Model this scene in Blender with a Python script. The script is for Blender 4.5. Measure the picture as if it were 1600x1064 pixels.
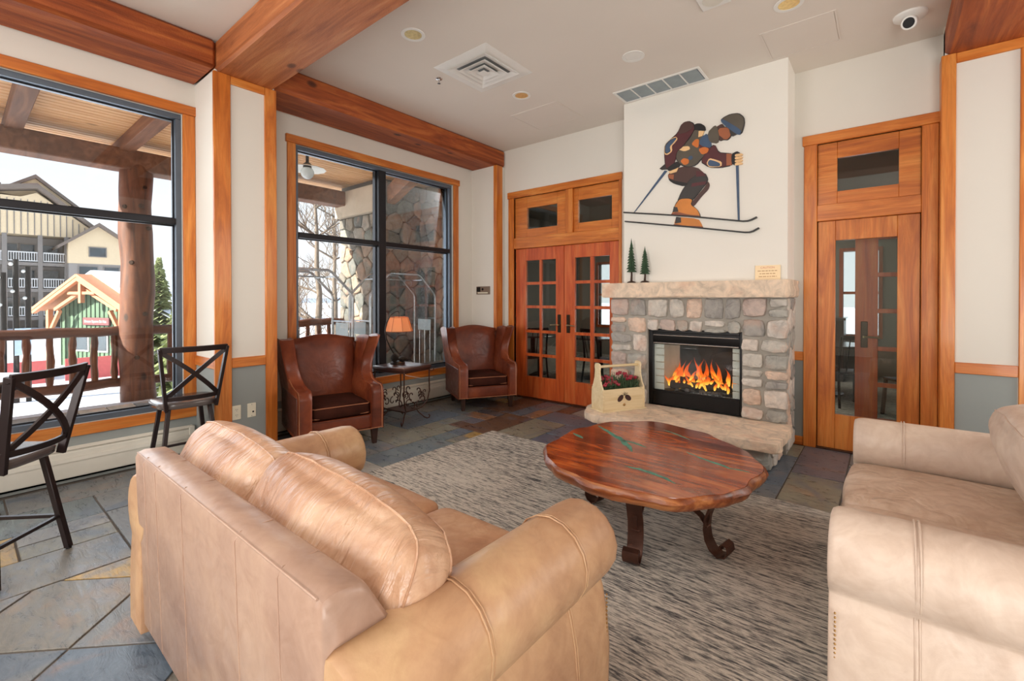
import bpy, bmesh, math, random
from mathutils import Vector, Matrix, noise as mnoise
for o in list(bpy.data.objects): bpy.data.objects.remove(o)
SC = bpy.context.scene
COL = SC.collection
PI = math.pi
random.seed(7)

# ------------------------------------------------------------------ camera
f_px, yaw, pitch, roll, cy_px, H = 715.46, math.radians(39.217), math.radians(-0.4155), math.radians(-0.0363), 471.97, 1.42
F = Vector((-math.sin(yaw)*math.cos(pitch), math.cos(yaw)*math.cos(pitch), math.sin(pitch)))
R0 = Vector((math.cos(yaw), math.sin(yaw), 0)); U0 = R0.cross(F)
Rv = R0*math.cos(roll)+U0*math.sin(roll); Uv = -R0*math.sin(roll)+U0*math.cos(roll)
cd = bpy.data.cameras.new('camera'); cam = bpy.data.objects.new('camera', cd); COL.objects.link(cam)
m = Matrix.Identity(4)
for i in range(3):
    m[i][0] = Rv[i]; m[i][1] = Uv[i]; m[i][2] = -F[i]
m[2][3] = H
cam.matrix_world = m
cd.sensor_width = 36; cd.lens = f_px/1600*36; cd.shift_y = (cy_px-532)/1600
cd.clip_start = 0.03; cd.clip_end = 500
SC.camera = cam

# ------------------------------------------------------------------ world, sun, lights, exposure
SC.view_settings.view_transform = 'Standard'; SC.view_settings.look = 'None'
SC.view_settings.gamma = 1; SC.view_settings.use_curve_mapping = False
SC.view_settings.exposure = 0.0
SC.cycles.use_denoising = True
SC.cycles.max_bounces = 8; SC.cycles.transparent_max_bounces = 16
SC.cycles.sample_clamp_indirect = 6.0
w = bpy.data.worlds.new('world'); SC.world = w; w.use_nodes = True
nt = w.node_tree; bg = nt.nodes['Background']
tc = nt.nodes.new('ShaderNodeTexCoord'); sx = nt.nodes.new('ShaderNodeSeparateXYZ'); rp = nt.nodes.new('ShaderNodeValToRGB')
nt.links.new(tc.outputs['Generated'], sx.inputs[0]); nt.links.new(sx.outputs['Z'], rp.inputs[0])
rp.color_ramp.elements[0].position = 0.0; rp.color_ramp.elements[0].color = (0.97, 0.985, 1, 1)
rp.color_ramp.elements[1].position = 0.7; rp.color_ramp.elements[1].color = (0.62, 0.76, 0.97, 1)
nt.links.new(rp.outputs[0], bg.inputs[0]); bg.inputs[1].default_value = 1.25
def light(name, kind, loc, energy, color, size=None, size_y=None, target=None, rot=None):
    d = bpy.data.lights.new(name, kind); d.energy = energy; d.color = color
    if kind == 'AREA':
        d.shape = 'RECTANGLE' if size_y else 'SQUARE'; d.size = size
        if size_y: d.size_y = size_y
    elif size is not None:
        if kind == 'SUN': d.angle = size
        else: d.shadow_soft_size = size
    o = bpy.data.objects.new(name, d); COL.objects.link(o); o.location = loc
    if target is not None: o.rotation_euler = (Vector(target)-Vector(loc)).to_track_quat('-Z', 'Y').to_euler()
    return o
light('sun', 'SUN', (-20, -30, 30), 16.0, (1.0, 0.92, 0.80), math.radians(0.6), target=(-20+5, -30+20, 30-10))
light('room_fill', 'AREA', (-2.3, -0.9, 3.3), 62, (1.0, 0.96, 0.91), 3.0, 2.0, target=(-2.3, -0.4, 0))  # this and the next two are added fill lamps, not fixtures of the room
light('room_fill', 'AREA', (2.9, 4.1, 2.2), 50, (1.0, 0.96, 0.92), 1.5, 1.6, target=(-3.0, 2.4, 1.2))
light('room_fill', 'AREA', (-3.0, -3.3, 2.0), 125, (1.0, 0.97, 0.95), 2.4, 2.0, target=(-2.0, 3.0, 1.8))
light('ceiling_fill', 'AREA', (1.8, -1.5, 0.9), 150, (1.0, 0.98, 0.95), 2.0, 2.0, target=(0.0, 1.8, 3.6))  # added fill aimed upward to brighten the ceiling, no real fixture
light('window_fill', 'AREA', (-5.35, 0.0, 1.9), 45, (0.86, 0.93, 1.0), 2.4, 2.2, target=(0, 0.8, 0.9))  # added area lamps outside both windows, boosting the daylight coming in
light('window_fill', 'AREA', (-5.35, 3.5, 1.9), 38, (0.88, 0.94, 1.0), 2.2, 2.2, target=(0, 3.2, 0.9))

# ------------------------------------------------------------------ materials
def srgb(r, g, b):
    def c(v):
        v /= 255.0
        return v/12.92 if v <= 0.04045 else ((v+0.055)/1.055)**2.4
    return (c(r), c(g), c(b), 1)
class Mt:
    def __init__(s, name, rough=0.6, metallic=0.0, spec=0.5, coat=0.0):
        s.m = bpy.data.materials.new(name); s.m.use_nodes = True; s.nt = s.m.node_tree
        s.b = s.nt.nodes['Principled BSDF']; s.b.inputs['Roughness'].default_value = rough
        s.b.inputs['Metallic'].default_value = metallic; s.b.inputs['Specular IOR Level'].default_value = spec
        s.b.inputs['Coat Weight'].default_value = coat; s.b.inputs['Coat Roughness'].default_value = 0.12
        s.tc = s.nt.nodes.new('ShaderNodeTexCoord')
    def n(s, t, **k):
        x = s.nt.nodes.new(t)
        for a, b in k.items(): setattr(x, a, b)
        return x
    def l(s, a, b): s.nt.links.new(a, b)
    def vec(s, scale=(1, 1, 1), rot=(0, 0, 0), src='Object'):
        mp = s.n('ShaderNodeMapping'); mp.inputs['Scale'].default_value = scale; mp.inputs['Rotation'].default_value = rot
        s.l(s.tc.outputs[src], mp.inputs[0]); return mp.outputs[0]
    def rvec(s, v, amt=37.0):   # shift the pattern per object
        oi = s.n('ShaderNodeObjectInfo'); mu = s.n('ShaderNodeMath', operation='MULTIPLY'); mu.inputs[1].default_value = amt
        s.l(oi.outputs['Random'], mu.inputs[0]); ad = s.n('ShaderNodeVectorMath', operation='ADD')
        s.l(v, ad.inputs[0]); s.l(mu.outputs[0], ad.inputs[1]); return ad.outputs[0]
    def noise(s, v, scale, detail=4, rough=0.55, dist=0.0):
        x = s.n('ShaderNodeTexNoise'); x.inputs['Scale'].default_value = scale; x.inputs['Detail'].default_value = detail
        x.inputs['Roughness'].default_value = rough; x.inputs['Distortion'].default_value = dist
        s.l(v, x.inputs['Vector']); return x.outputs['Fac']
    def vor(s, v, scale, feature='F1', out='Distance'):
        x = s.n('ShaderNodeTexVoronoi', feature=feature); x.inputs['Scale'].default_value = scale
        s.l(v, x.inputs['Vector']); return x.outputs[out]
    def ramp(s, fac, stops, interp='LINEAR'):
        r = s.n('ShaderNodeValToRGB'); cr = r.color_ramp; cr.interpolation = interp
        while len(cr.elements) < len(stops): cr.elements.new(0.5)
        for e, (p, c) in zip(cr.elements, stops): e.position = p; e.color = c
        s.l(fac, r.inputs[0]); return r.outputs[0]
    def mix(s, fac, a, b, mode='MIX'):
        x = s.n('ShaderNodeMix', data_type='RGBA', blend_type=mode)
        for sock, v in ((x.inputs[0], fac), (x.inputs[6], a), (x.inputs[7], b)):
            if hasattr(v, 'is_linked'): s.l(v, sock)
            else: sock.default_value = v
        return x.outputs[2]
    def bump(s, h, strength=0.3, dist=0.01):
        x = s.n('ShaderNodeBump'); x.inputs['Strength'].default_value = strength; x.inputs['Distance'].default_value = dist
        s.l(h, x.inputs['Height']); s.l(x.outputs[0], s.b.inputs['Normal'])
    def col(s, c):
        if hasattr(c, 'is_linked'): s.l(c, s.b.inputs['Base Color'])
        else: s.b.inputs['Base Color'].default_value = c
        return s
def plain(name, c, rough=0.6, metallic=0.0, var=0.08, scale=8, bump=0.0, spec=0.5, coat=0.0):
    t = Mt(name, rough, metallic, spec, coat)
    v = t.vec(); nz = t.noise(v, scale, 4)
    d = tuple(x*(1-var) for x in c[:3])+(1,); h = tuple(min(1, x*(1+var)) for x in c[:3])+(1,)
    t.col(t.ramp(nz, [(0.3, d), (0.7, h)]))
    if bump: t.bump(t.noise(v, scale*12, 3), bump, 0.003)
    return t.m
def wood(name, c1, c2, c3, axis=2, rough=0.4, knots=0.0, coat=0.2, saw=0.0, fine=1.0):
    t = Mt(name, rough, coat=coat)
    sc = [9.0, 9.0, 9.0]; sc[axis] = 0.9
    v = t.rvec(t.vec(tuple(sc)))
    n1 = t.noise(v, 1.1, 5, 0.6, 1.2)
    c = t.ramp(n1, [(0.28, c1), (0.5, c2), (0.72, c3)])
    sf = [70.0, 70.0, 70.0]; sf[axis] = 2.2
    n2 = t.noise(t.vec(tuple(sf)), 1.6, 3, 0.6)
    c = t.mix(0.35*fine, c, t.ramp(n2, [(0.3, (0.45, 0.45, 0.45, 1)), (0.65, (1, 1, 1, 1))]), 'MULTIPLY')
    if knots:
        sk = [3.2, 3.2, 3.2]; sk[axis] = 1.9
        vv = t.vor(t.vec(tuple(sk)), 1.0)
        c = t.mix(t.ramp(vv, [(0.0, (knots, knots, knots, 1)), (0.07, (knots*0.8,)*3+(1,)), (0.12, (0, 0, 0, 1))]), c, tuple(x*0.12 for x in c1[:3])+(1,))
    t.col(c)
    if saw:
        t.bump(t.noise(t.vec((60, 60, 60)), 1.5, 4), saw, 0.006)
    else:
        t.bump(n2, 0.12, 0.002)
    return t.m
WA, WB, WC = srgb(168, 84, 24), srgb(208, 118, 42), srgb(230, 152, 72)
M = {}
M['trim_z'] = wood('alder_trim_vertical', WA, WB, WC, 2)
M['trim_x'] = wood('alder_trim_along_x', WA, WB, WC, 0)
M['trim_y'] = wood('alder_trim_along_y', WA, WB, WC, 1)
DA, DB, DC = srgb(166, 62, 22), srgb(204, 92, 40), srgb(218, 120, 62)
M['door_red'] = wood('red_fir_door', DA, DB, DC, 2, rough=0.35, coat=0.3)
BA, BB, BC = srgb(112, 46, 14), srgb(160, 76, 28), srgb(196, 110, 50)
M['beam_y'] = wood('rough_beam_along_y', BA, BB, BC, 1, rough=0.6, knots=0.9, coat=0.0, saw=0.35)
M['beam_x'] = wood('rough_beam_along_x_lit', srgb(140, 74, 34), srgb(182, 106, 56), srgb(206, 138, 86), 0, rough=0.6, knots=0.8, coat=0.0, saw=0.35)  # lighter than the other beams: light on the cross beam is in the colour
M['log'] = wood('peeled_log', srgb(62, 32, 16), srgb(104, 58, 32), srgb(136, 82, 48), 2, rough=0.6, knots=0.9, coat=0.0, saw=0.3)
M['log_y'] = wood('peeled_log_rail', srgb(66, 34, 20), srgb(94, 52, 32), srgb(118, 70, 44), 1, rough=0.6, coat=0.0, saw=0.2)
M['soffit'] = wood('cedar_soffit', srgb(202, 144, 92), srgb(228, 174, 120), srgb(242, 198, 148), 1, rough=0.55, coat=0.0, knots=0.5)
M['rafter'] = wood('rafter_wood', srgb(86, 52, 34), srgb(118, 76, 52), srgb(144, 98, 70), 0, rough=0.7, coat=0.0)
def paint(name, c):
    t = Mt(name, 0.85, spec=0.25); v = t.vec()
    n1 = t.noise(v, 1.3, 3)
    t.col(t.ramp(n1, [(0.3, tuple(x*0.97 for x in c[:3])+(1,)), (0.7, c)]))
    t.bump(t.noise(v, 180, 2), 0.08, 0.001); return t.m
M['wall'] = paint('warm_white_paint', srgb(224, 219, 209))
M['chimney'] = paint('cream_paint', srgb(238, 234, 224))
M['dado'] = paint('grey_dado_paint', srgb(150, 155, 152))
M['ceiling'] = paint('ceiling_paint', srgb(226, 217, 206))
M['white'] = plain('white_enamel', srgb(232, 230, 224), 0.4, var=0.02)
M['heater'] = plain('heater_enamel', srgb(222, 217, 204), 0.35, var=0.03)
M['darkgap'] = plain('dark_gap', srgb(30, 26, 24), 0.8)
M['frame'] = plain('dark_aluminium', srgb(42, 42, 46), 0.35, 0.5, var=0.05)
M['frame_side'] = plain('aluminium_blue_lit', srgb(98, 108, 120), 0.4, 0.5, var=0.05)  # dark frame metal with the bluish window light put into its colour
M['steel'] = plain('brushed_steel', srgb(200, 204, 206), 0.25, 0.9, var=0.04)
M['bronze'] = plain('dark_bronze', srgb(66, 52, 40), 0.4, 0.8, var=0.1)
M['brass'] = plain('brushed_brass', srgb(196, 178, 140), 0.3, 0.9, var=0.05)
M['chrome'] = plain('chrome', srgb(215, 218, 220), 0.15, 1.0, var=0.02)
M['gold'] = plain('gold_reflector', srgb(244, 214, 150), 0.3, 0.7, var=0.15, scale=40)
M['black'] = plain('black_metal', srgb(18, 17, 18), 0.35, 0.4, var=0.1)
M['stool'] = plain('dark_stool_metal', srgb(38, 26, 26), 0.38, 0.3, var=0.12, spec=0.6)
M['seat'] = wood('stool_seat_wood', srgb(62, 52, 50), srgb(92, 82, 80), srgb(120, 112, 108), 0, rough=0.25, coat=0.6)
M['iron'] = plain('rusted_iron', srgb(74, 44, 32), 0.45, 0.5, var=0.3, scale=14, bump=0.2)
M['darkwood'] = plain('dark_walnut', srgb(52, 28, 18), 0.4, var=0.2)
M['plate'] = plain('almond_plastic', srgb(232, 226, 205), 0.4, var=0.01)
M['pine'] = wood('pale_pine', srgb(216, 190, 142), srgb(230, 208, 166), srgb(240, 222, 186), 0, rough=0.5, coat=0.1, fine=0.4)
M['firebrick'] = plain('pale_firebrick', srgb(206, 208, 198), 0.85, var=0.06, bump=0.3)
M['soot'] = plain('sooty_back', srgb(46, 56, 60), 0.7, var=0.3)
def glass(name, tint=(1, 1, 1, 1), ior=1.45, gloss=1.0):
    mt = bpy.data.materials.new(name); mt.use_nodes = True; n = mt.node_tree; n.nodes.clear()
    o = n.nodes.new('ShaderNodeOutputMaterial'); tr = n.nodes.new('ShaderNodeBsdfTransparent'); gl = n.nodes.new('ShaderNodeBsdfGlossy')
    tr.inputs[0].default_value = tint; gl.inputs['Roughness'].default_value = 0.01; gl.inputs[0].default_value = (gloss, gloss, gloss, 1)
    fr = n.nodes.new('ShaderNodeFresnel'); fr.inputs[0].default_value = ior
    mx = n.nodes.new('ShaderNodeMixShader'); n.links.new(fr.outputs[0], mx.inputs[0]); n.links.new(tr.outputs[0], mx.inputs[1]); n.links.new(gl.outputs[0], mx.inputs[2])
    n.links.new(mx.outputs[0], o.inputs[0]); return mt
M['glass'] = glass('window_glass', (0.97, 0.98, 0.98, 1))
M['glass_door'] = glass('door_glass', (0.85, 0.89, 0.88, 1), 1.6)
def leather(name, c1, c2, c3, wr=0.35, rough=0.42, gather=False):
    t = Mt(name, rough, spec=0.5)
    v = t.rvec(t.vec()); n1 = t.noise(v, 2.6, 6, 0.62, 0.6)
    c = t.ramp(n1, [(0.3, c1), (0.5, c2), (0.7, c3)])
    n4 = t.noise(v, 9, 5, 0.6, 1.5)
    c = t.mix(0.4, c, t.ramp(n4, [(0.35, (0.76, 0.68, 0.62, 1)), (0.6, (1.0, 1.0, 1.0, 1))]), 'MULTIPLY')
    t.col(c)
    vo = t.vor(v, 210); ad = t.n('ShaderNodeMath', operation='MULTIPLY_ADD')
    if gather: n2 = t.noise(t.vec((9, 1.6, 2.6)), 2.2, 3, 0.5, 1.2)
    else: n2 = t.noise(v, 6, 2, 0.5, 1.4)
    vm = t.n('ShaderNodeMath', operation='MULTIPLY'); t.l(vo, vm.inputs[0]); vm.inputs[1].default_value = 0.10
    t.l(n2, ad.inputs[0]); ad.inputs[1].default_value = 6.0; t.l(vm.outputs[0], ad.inputs[2])
    t.bump(ad.outputs[0], wr, 0.0035)
    t.l(t.ramp(n4, [(0.3, (rough*1.25,)*3+(1,)), (0.7, (rough*0.8,)*3+(1,))]), t.b.inputs['Roughness'])
    return t.m
M['tan'] = leather('tan_leather', srgb(168, 128, 98), srgb(194, 154, 118), srgb(208, 174, 132), 0.22, 0.4)
M['tan_back'] = leather('greyed_tan_leather', srgb(156, 126, 110), srgb(176, 145, 126), srgb(190, 160, 138), 0.18, 0.36)
M['tan_cushion'] = leather('creased_tan_leather', srgb(156, 114, 88), srgb(188, 146, 116), srgb(214, 180, 150), 0.85, 0.32, gather=True)
M['tan_seat'] = leather('suede_worn_leather', srgb(150, 104, 74), srgb(174, 128, 94), srgb(192, 152, 116), 0.4, 0.6)
M['pale'] = leather('pale_blush_leather', srgb(190, 168, 150), srgb(210, 190, 173), srgb(222, 203, 184), 0.25, 0.42)
M['pale_seat'] = leather('pale_creased_leather', srgb(176, 146, 122), srgb(206, 180, 158), srgb(222, 200, 180), 1.0, 0.4)
M['brown'] = leather('brown_leather', srgb(84, 36, 20), srgb(116, 52, 28), srgb(142, 72, 40), 0.25, 0.36)
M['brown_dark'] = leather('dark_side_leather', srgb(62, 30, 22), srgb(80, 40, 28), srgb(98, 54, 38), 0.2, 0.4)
M['velvet'] = plain('chocolate_velvet', srgb(60, 28, 18), 0.8, var=0.35, scale=5, spec=0.15)
M['piping'] = plain('tan_piping', srgb(164, 104, 70), 0.5)
M['nail'] = plain('antique_nail', srgb(176, 140, 90), 0.35, 0.8)
def slate():
    t = Mt('slate_tile', 0.42, spec=0.45)
    oi = t.n('ShaderNodeObjectInfo')
    base = t.ramp(oi.outputs['Random'], [(0.0, srgb(92, 104, 116)), (0.14, srgb(112, 114, 114)), (0.28, srgb(130, 116, 102)), (0.36, srgb(100, 98, 106)), (0.42, srgb(146, 144, 138)),
        (0.5, srgb(116, 112, 104)), (0.58, srgb(104, 114, 116)), (0.7, srgb(128, 124, 108)), (0.8, srgb(86, 94, 108)), (0.88, srgb(164, 134, 76)), (0.92, srgb(96, 70, 54)), (0.96, srgb(146, 108, 78))], 'CONSTANT')
    v = t.rvec(t.vec((1, 1, 1), (0, 0, 0.5)))
    n1 = t.noise(v, 3.2, 6, 0.6, 1.0)
    rust = t.ramp(n1, [(0.54, (0, 0, 0, 1)), (0.72, (0.42, 0.42, 0.42, 1))])
    c = t.mix(rust, base, srgb(150, 112, 84))
    n5 = t.noise(v, 2.6, 4, 0.6, 0.8)
    c = t.mix(t.ramp(n5, [(0.35, (0.7,)*3+(1,)), (0.5, (0, 0, 0, 1))]), c, srgb(84, 96, 110))
    n2 = t.noise(t.rvec(t.vec((3, 9, 1), (0, 0, 0.6)), 11), 2.2, 7, 0.66, 1.4)
    c = t.mix(0.75, c, t.ramp(n2, [(0.3, (0.5, 0.52, 0.56, 1)), (0.5, (1.04, 1.04, 1.04, 1)), (0.7, (1.62, 1.58, 1.5, 1))]), 'MULTIPLY')
    t.col(c); t.bump(n2, 0.45, 0.006)
    t.l(t.ramp(n2, [(0.3, (0.22,)*3+(1,)), (0.7, (0.45,)*3+(1,))]), t.b.inputs['Roughness'])
    return t.m
M['slate'] = slate()
M['grout'] = plain('grey_grout', srgb(96, 88, 80), 0.9, var=0.1, bump=0.2)
def rug():
    t = Mt('striated_rug', 0.95, spec=0.1)
    v1 = t.noise(t.vec((4.5, 60, 1)), 1.0, 4, 0.7, 0.25)
    v2 = t.noise(t.vec((16, 95, 1)), 1.0, 3, 0.7)
    big = t.noise(t.vec((0.5, 1.2, 1)), 1.2, 2)
    a = t.n('ShaderNodeMath', operation='ADD'); t.l(v1, a.inputs[0]); t.l(v2, a.inputs[1])
    b = t.n('ShaderNodeMath', operation='MULTIPLY_ADD'); t.l(big, b.inputs[0]); b.inputs[1].default_value = 0.35; t.l(a.outputs[0], b.inputs[2])
    c = t.n('ShaderNodeMath', operation='MULTIPLY'); t.l(b.outputs[0], c.inputs[0]); c.inputs[1].default_value = 0.42
    t.col(t.ramp(c.outputs[0], [(0.385, srgb(66, 66, 67)), (0.44, srgb(114, 112, 110)), (0.48, srgb(160, 154, 145)), (0.54, srgb(208, 200, 187)), (0.61, srgb(186, 180, 171))]))
    h = t.noise(t.vec((160, 160, 160)), 1.0, 2); t.bump(h, 0.6, 0.006)
    return t.m
M['rug'] = rug()
def stone(name, stops, bump=0.8):
    t = Mt(name, 0.85, spec=0.25)
    oi = t.n('ShaderNodeObjectInfo'); base = t.ramp(oi.outputs['Random'], stops, 'CONSTANT')
    v = t.rvec(t.vec()); n1 = t.noise(v, 9, 7, 0.65, 0.8); n2 = t.noise(v, 34, 5, 0.7)
    c = t.mix(0.8, base, t.ramp(n1, [(0.3, (0.55, 0.55, 0.56, 1)), (0.5, (0.92, 0.92, 0.92, 1)), (0.7, (1.2, 1.16, 1.12, 1))]), 'MULTIPLY')
    n3 = t.noise(v, 4, 3)
    c = t.mix(t.ramp(n3, [(0.56, (0, 0, 0, 1)), (0.74, (0.55,)*3+(1,))]), c, srgb(206, 160, 134))
    t.col(c)
    ad = t.n('ShaderNodeMath', operation='MULTIPLY_ADD'); t.l(n1, ad.inputs[0]); ad.inputs[1].default_value = 3; t.l(n2, ad.inputs[2])
    t.bump(ad.outputs[0], bump, 0.008); return t.m
M['fieldstone'] = stone('fieldstone', [(0, srgb(178, 176, 168)), (0.2, srgb(204, 198, 188)), (0.38, srgb(226, 200, 180)), (0.5, srgb(170, 166, 160)), (0.64, srgb(216, 208, 198)), (0.8, srgb(196, 178, 168)), (0.92, srgb(224, 212, 200))])
M['outstone'] = stone('outdoor_fieldstone', [(0, srgb(134, 136, 126)), (0.2, srgb(156, 134, 116)), (0.38, srgb(126, 122, 114)), (0.55, srgb(160, 152, 140)), (0.7, srgb(110, 112, 108)), (0.85, srgb(146, 136, 122))])  # grey-brown palette of the outdoor stone walls
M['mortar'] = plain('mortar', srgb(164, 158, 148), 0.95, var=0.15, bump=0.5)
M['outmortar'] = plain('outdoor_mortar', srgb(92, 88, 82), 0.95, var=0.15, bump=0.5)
M['slab'] = stone('buff_sandstone', [(0, srgb(236, 214, 190)), (1, srgb(236, 214, 190))], 0.7)

# ------------------------------------------------------------------ mesh helpers
class MB:
    def __init__(s): s.v = []; s.f = []
    def add(s, vs, fs):
        o = len(s.v); s.v += [tuple(x) for x in vs]; s.f += [tuple(i+o for i in q) for q in fs]; return s
    def box(s, x0, x1, y0, y1, z0, z1):
        return s.add([(x0, y0, z0), (x1, y0, z0), (x1, y1, z0), (x0, y1, z0), (x0, y0, z1), (x1, y0, z1), (x1, y1, z1), (x0, y1, z1)],
            [(0, 3, 2, 1), (4, 5, 6, 7), (0, 1, 5, 4), (1, 2, 6, 5), (2, 3, 7, 6), (3, 0, 4, 7)])
    def bar(s, p, q, w, t, up=(0, 0, 1)):   # rectangular bar, w across, t along 'up' side
        p, q = Vector(p), Vector(q); d = (q-p).normalized(); u = Vector(up)
        if abs(d.dot(u)) > 0.95: u = Vector((0, 1, 0))
        a = d.cross(u).normalized(); b = a.cross(d).normalized()
        vs = [c+a*(i*w/2)+b*(j*t/2) for c in (p, q) for i, j in ((-1, -1), (1, -1), (1, 1), (-1, 1))]
        return s.add(vs, [(3, 2, 1, 0), (4, 5, 6, 7), (0, 1, 5, 4), (1, 2, 6, 5), (2, 3, 7, 6), (3, 0, 4, 7)])
    def tube(s, pts, r, n=8, cap=True, flat=None):
        pts = [Vector(p) for p in pts]; k = len(pts); rr = r if isinstance(r, (list, tuple)) else [r]*k
        d0 = (pts[1]-pts[0]).normalized(); ref = Vector((0, 0, 1)) if abs(d0.z) < 0.9 else Vector((1, 0, 0))
        a = d0.cross(ref).normalized(); vs = []
        for i, p in enumerate(pts):
            d = (pts[min(i+1, k-1)]-pts[max(i-1, 0)]).normalized()
            a = (a-d*a.dot(d)).normalized(); b = d.cross(a)
            for j in range(n):
                t = 2*PI*j/n; o_ = a*math.cos(t)*rr[i]+b*math.sin(t)*rr[i]
                if flat: o_ = Vector((o_.x*flat[0], o_.y*flat[1], o_.z*flat[2]))
                vs.append(p+o_)
        fs = [(i*n+j, i*n+(j+1) % n, (i+1)*n+(j+1) % n, (i+1)*n+j) for i in range(k-1) for j in range(n)]
        if cap: fs += [tuple(reversed(range(n))), tuple(range((k-1)*n, k*n))]
        return s.add(vs, fs)
    def lathe(s, prof, n=24, c=(0, 0, 0), sx=1, sy=1):
        c = Vector(c); vs = []; k = len(prof)
        for r, z in prof:
            for j in range(n):
                t = 2*PI*j/n; vs.append(c+Vector((r*math.cos(t)*sx, r*math.sin(t)*sy, z)))
        fs = [(i*n+j, i*n+(j+1) % n, (i+1)*n+(j+1) % n, (i+1)*n+j) for i in range(k-1) for j in range(n)]
        if prof[0][0] > 1e-5: fs.append(tuple(reversed(range(n))))
        if prof[-1][0] > 1e-5: fs.append(tuple(range((k-1)*n, k*n)))
        return s.add(vs, fs)
    def prism(s, poly, d0, d1, fr):   # poly in (u,v), extruded d0..d1 ; fr(u,v,d)->xyz
        n = len(poly); vs = [fr(u, v, d0) for u, v in poly]+[fr(u, v, d1) for u, v in poly]
        fs = [tuple(range(n)), tuple(reversed(range(n, 2*n)))]+[(i, i+n, (i+1) % n+n, (i+1) % n) for i in range(n)]
        return s.add(vs, fs)
    def sphere(s, c, r, n=8, sc=(1, 1, 1)):
        prof = [(r*math.sin(PI*i/n), -r*math.cos(PI*i/n)) for i in range(n+1)]
        prof[0] = (0.0001, -r); prof[-1] = (0.0001, r)
        b = MB().lathe(prof, n+2); return s.add([(c[0]+x*sc[0], c[1]+y*sc[1], c[2]+z*sc[2]) for x, y, z in b.v], b.f)
    def strap(s, pts, width, th, wdir):   # flat bar along a path; width along wdir
        pts = [Vector(p) for p in pts]; wd = Vector(wdir).normalized(); k = len(pts); vs = []
        for i, p in enumerate(pts):
            d = (pts[min(i+1, k-1)]-pts[max(i-1, 0)]).normalized(); nn = d.cross(wd).normalized()
            for a, b in ((-1, -1), (1, -1), (1, 1), (-1, 1)): vs.append(p+wd*(a*width/2)+nn*(b*th/2))
        fs = [(i*4+j, i*4+(j+1) % 4, (i+1)*4+(j+1) % 4, (i+1)*4+j) for i in range(k-1) for j in range(4)]+[(3, 2, 1, 0), tuple((k-1)*4+j for j in range(4))]
        return s.add(vs, fs)
def obj(name, mb, mat, parent=None, bevel=0.0, smooth=True, seg=2, subsurf=0, angle=38, fixn=True):
    me = bpy.data.meshes.new(name)
    me.from_pydata([tuple(v) for v in mb.v], [], mb.f)
    if fixn:
        bm = bmesh.new(); bm.from_mesh(me); bmesh.ops.recalc_face_normals(bm, faces=bm.faces); bm.to_mesh(me); bm.free()
    me.materials.append(mat)
    if smooth:
        for p in me.polygons: p.use_smooth = True
        if not subsurf: me.set_sharp_from_angle(angle=math.radians(angle))
    o = bpy.data.objects.new(name, me); COL.objects.link(o)
    if parent is not None: o.parent = parent
    if bevel:
        b = o.modifiers.new('bevel', 'BEVEL'); b.width = bevel; b.segments = seg; b.limit_method = 'ANGLE'; b.angle_limit = math.radians(40)
    if subsurf:
        b = o.modifiers.new('subsurf', 'SUBSURF'); b.levels = subsurf; b.render_levels = subsurf
    return o
def tag(o, label=None, cat=None, group=None, kind=None):
    if label: o['label'] = label
    if cat: o['category'] = cat
    if group: o['group'] = group
    if kind: o['kind'] = kind
    return o
def empty(name, loc=(0, 0, 0), rz=0.0):
    o = bpy.data.objects.new(name, None); o.empty_display_size = 0.1; COL.objects.link(o); o.location = loc; o.rotation_euler = (0, 0, rz); return o
def struct(name, mb, mat, label=None, **k): return tag(obj(name, mb, mat, **k), label, kind='structure')
def copy_tree(o, parent=None):
    c = o.copy(); COL.objects.link(c); c.parent = parent
    for ch in list(o.children): copy_tree(ch, c)
    return c
def B(*a): return MB().box(*a)
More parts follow.
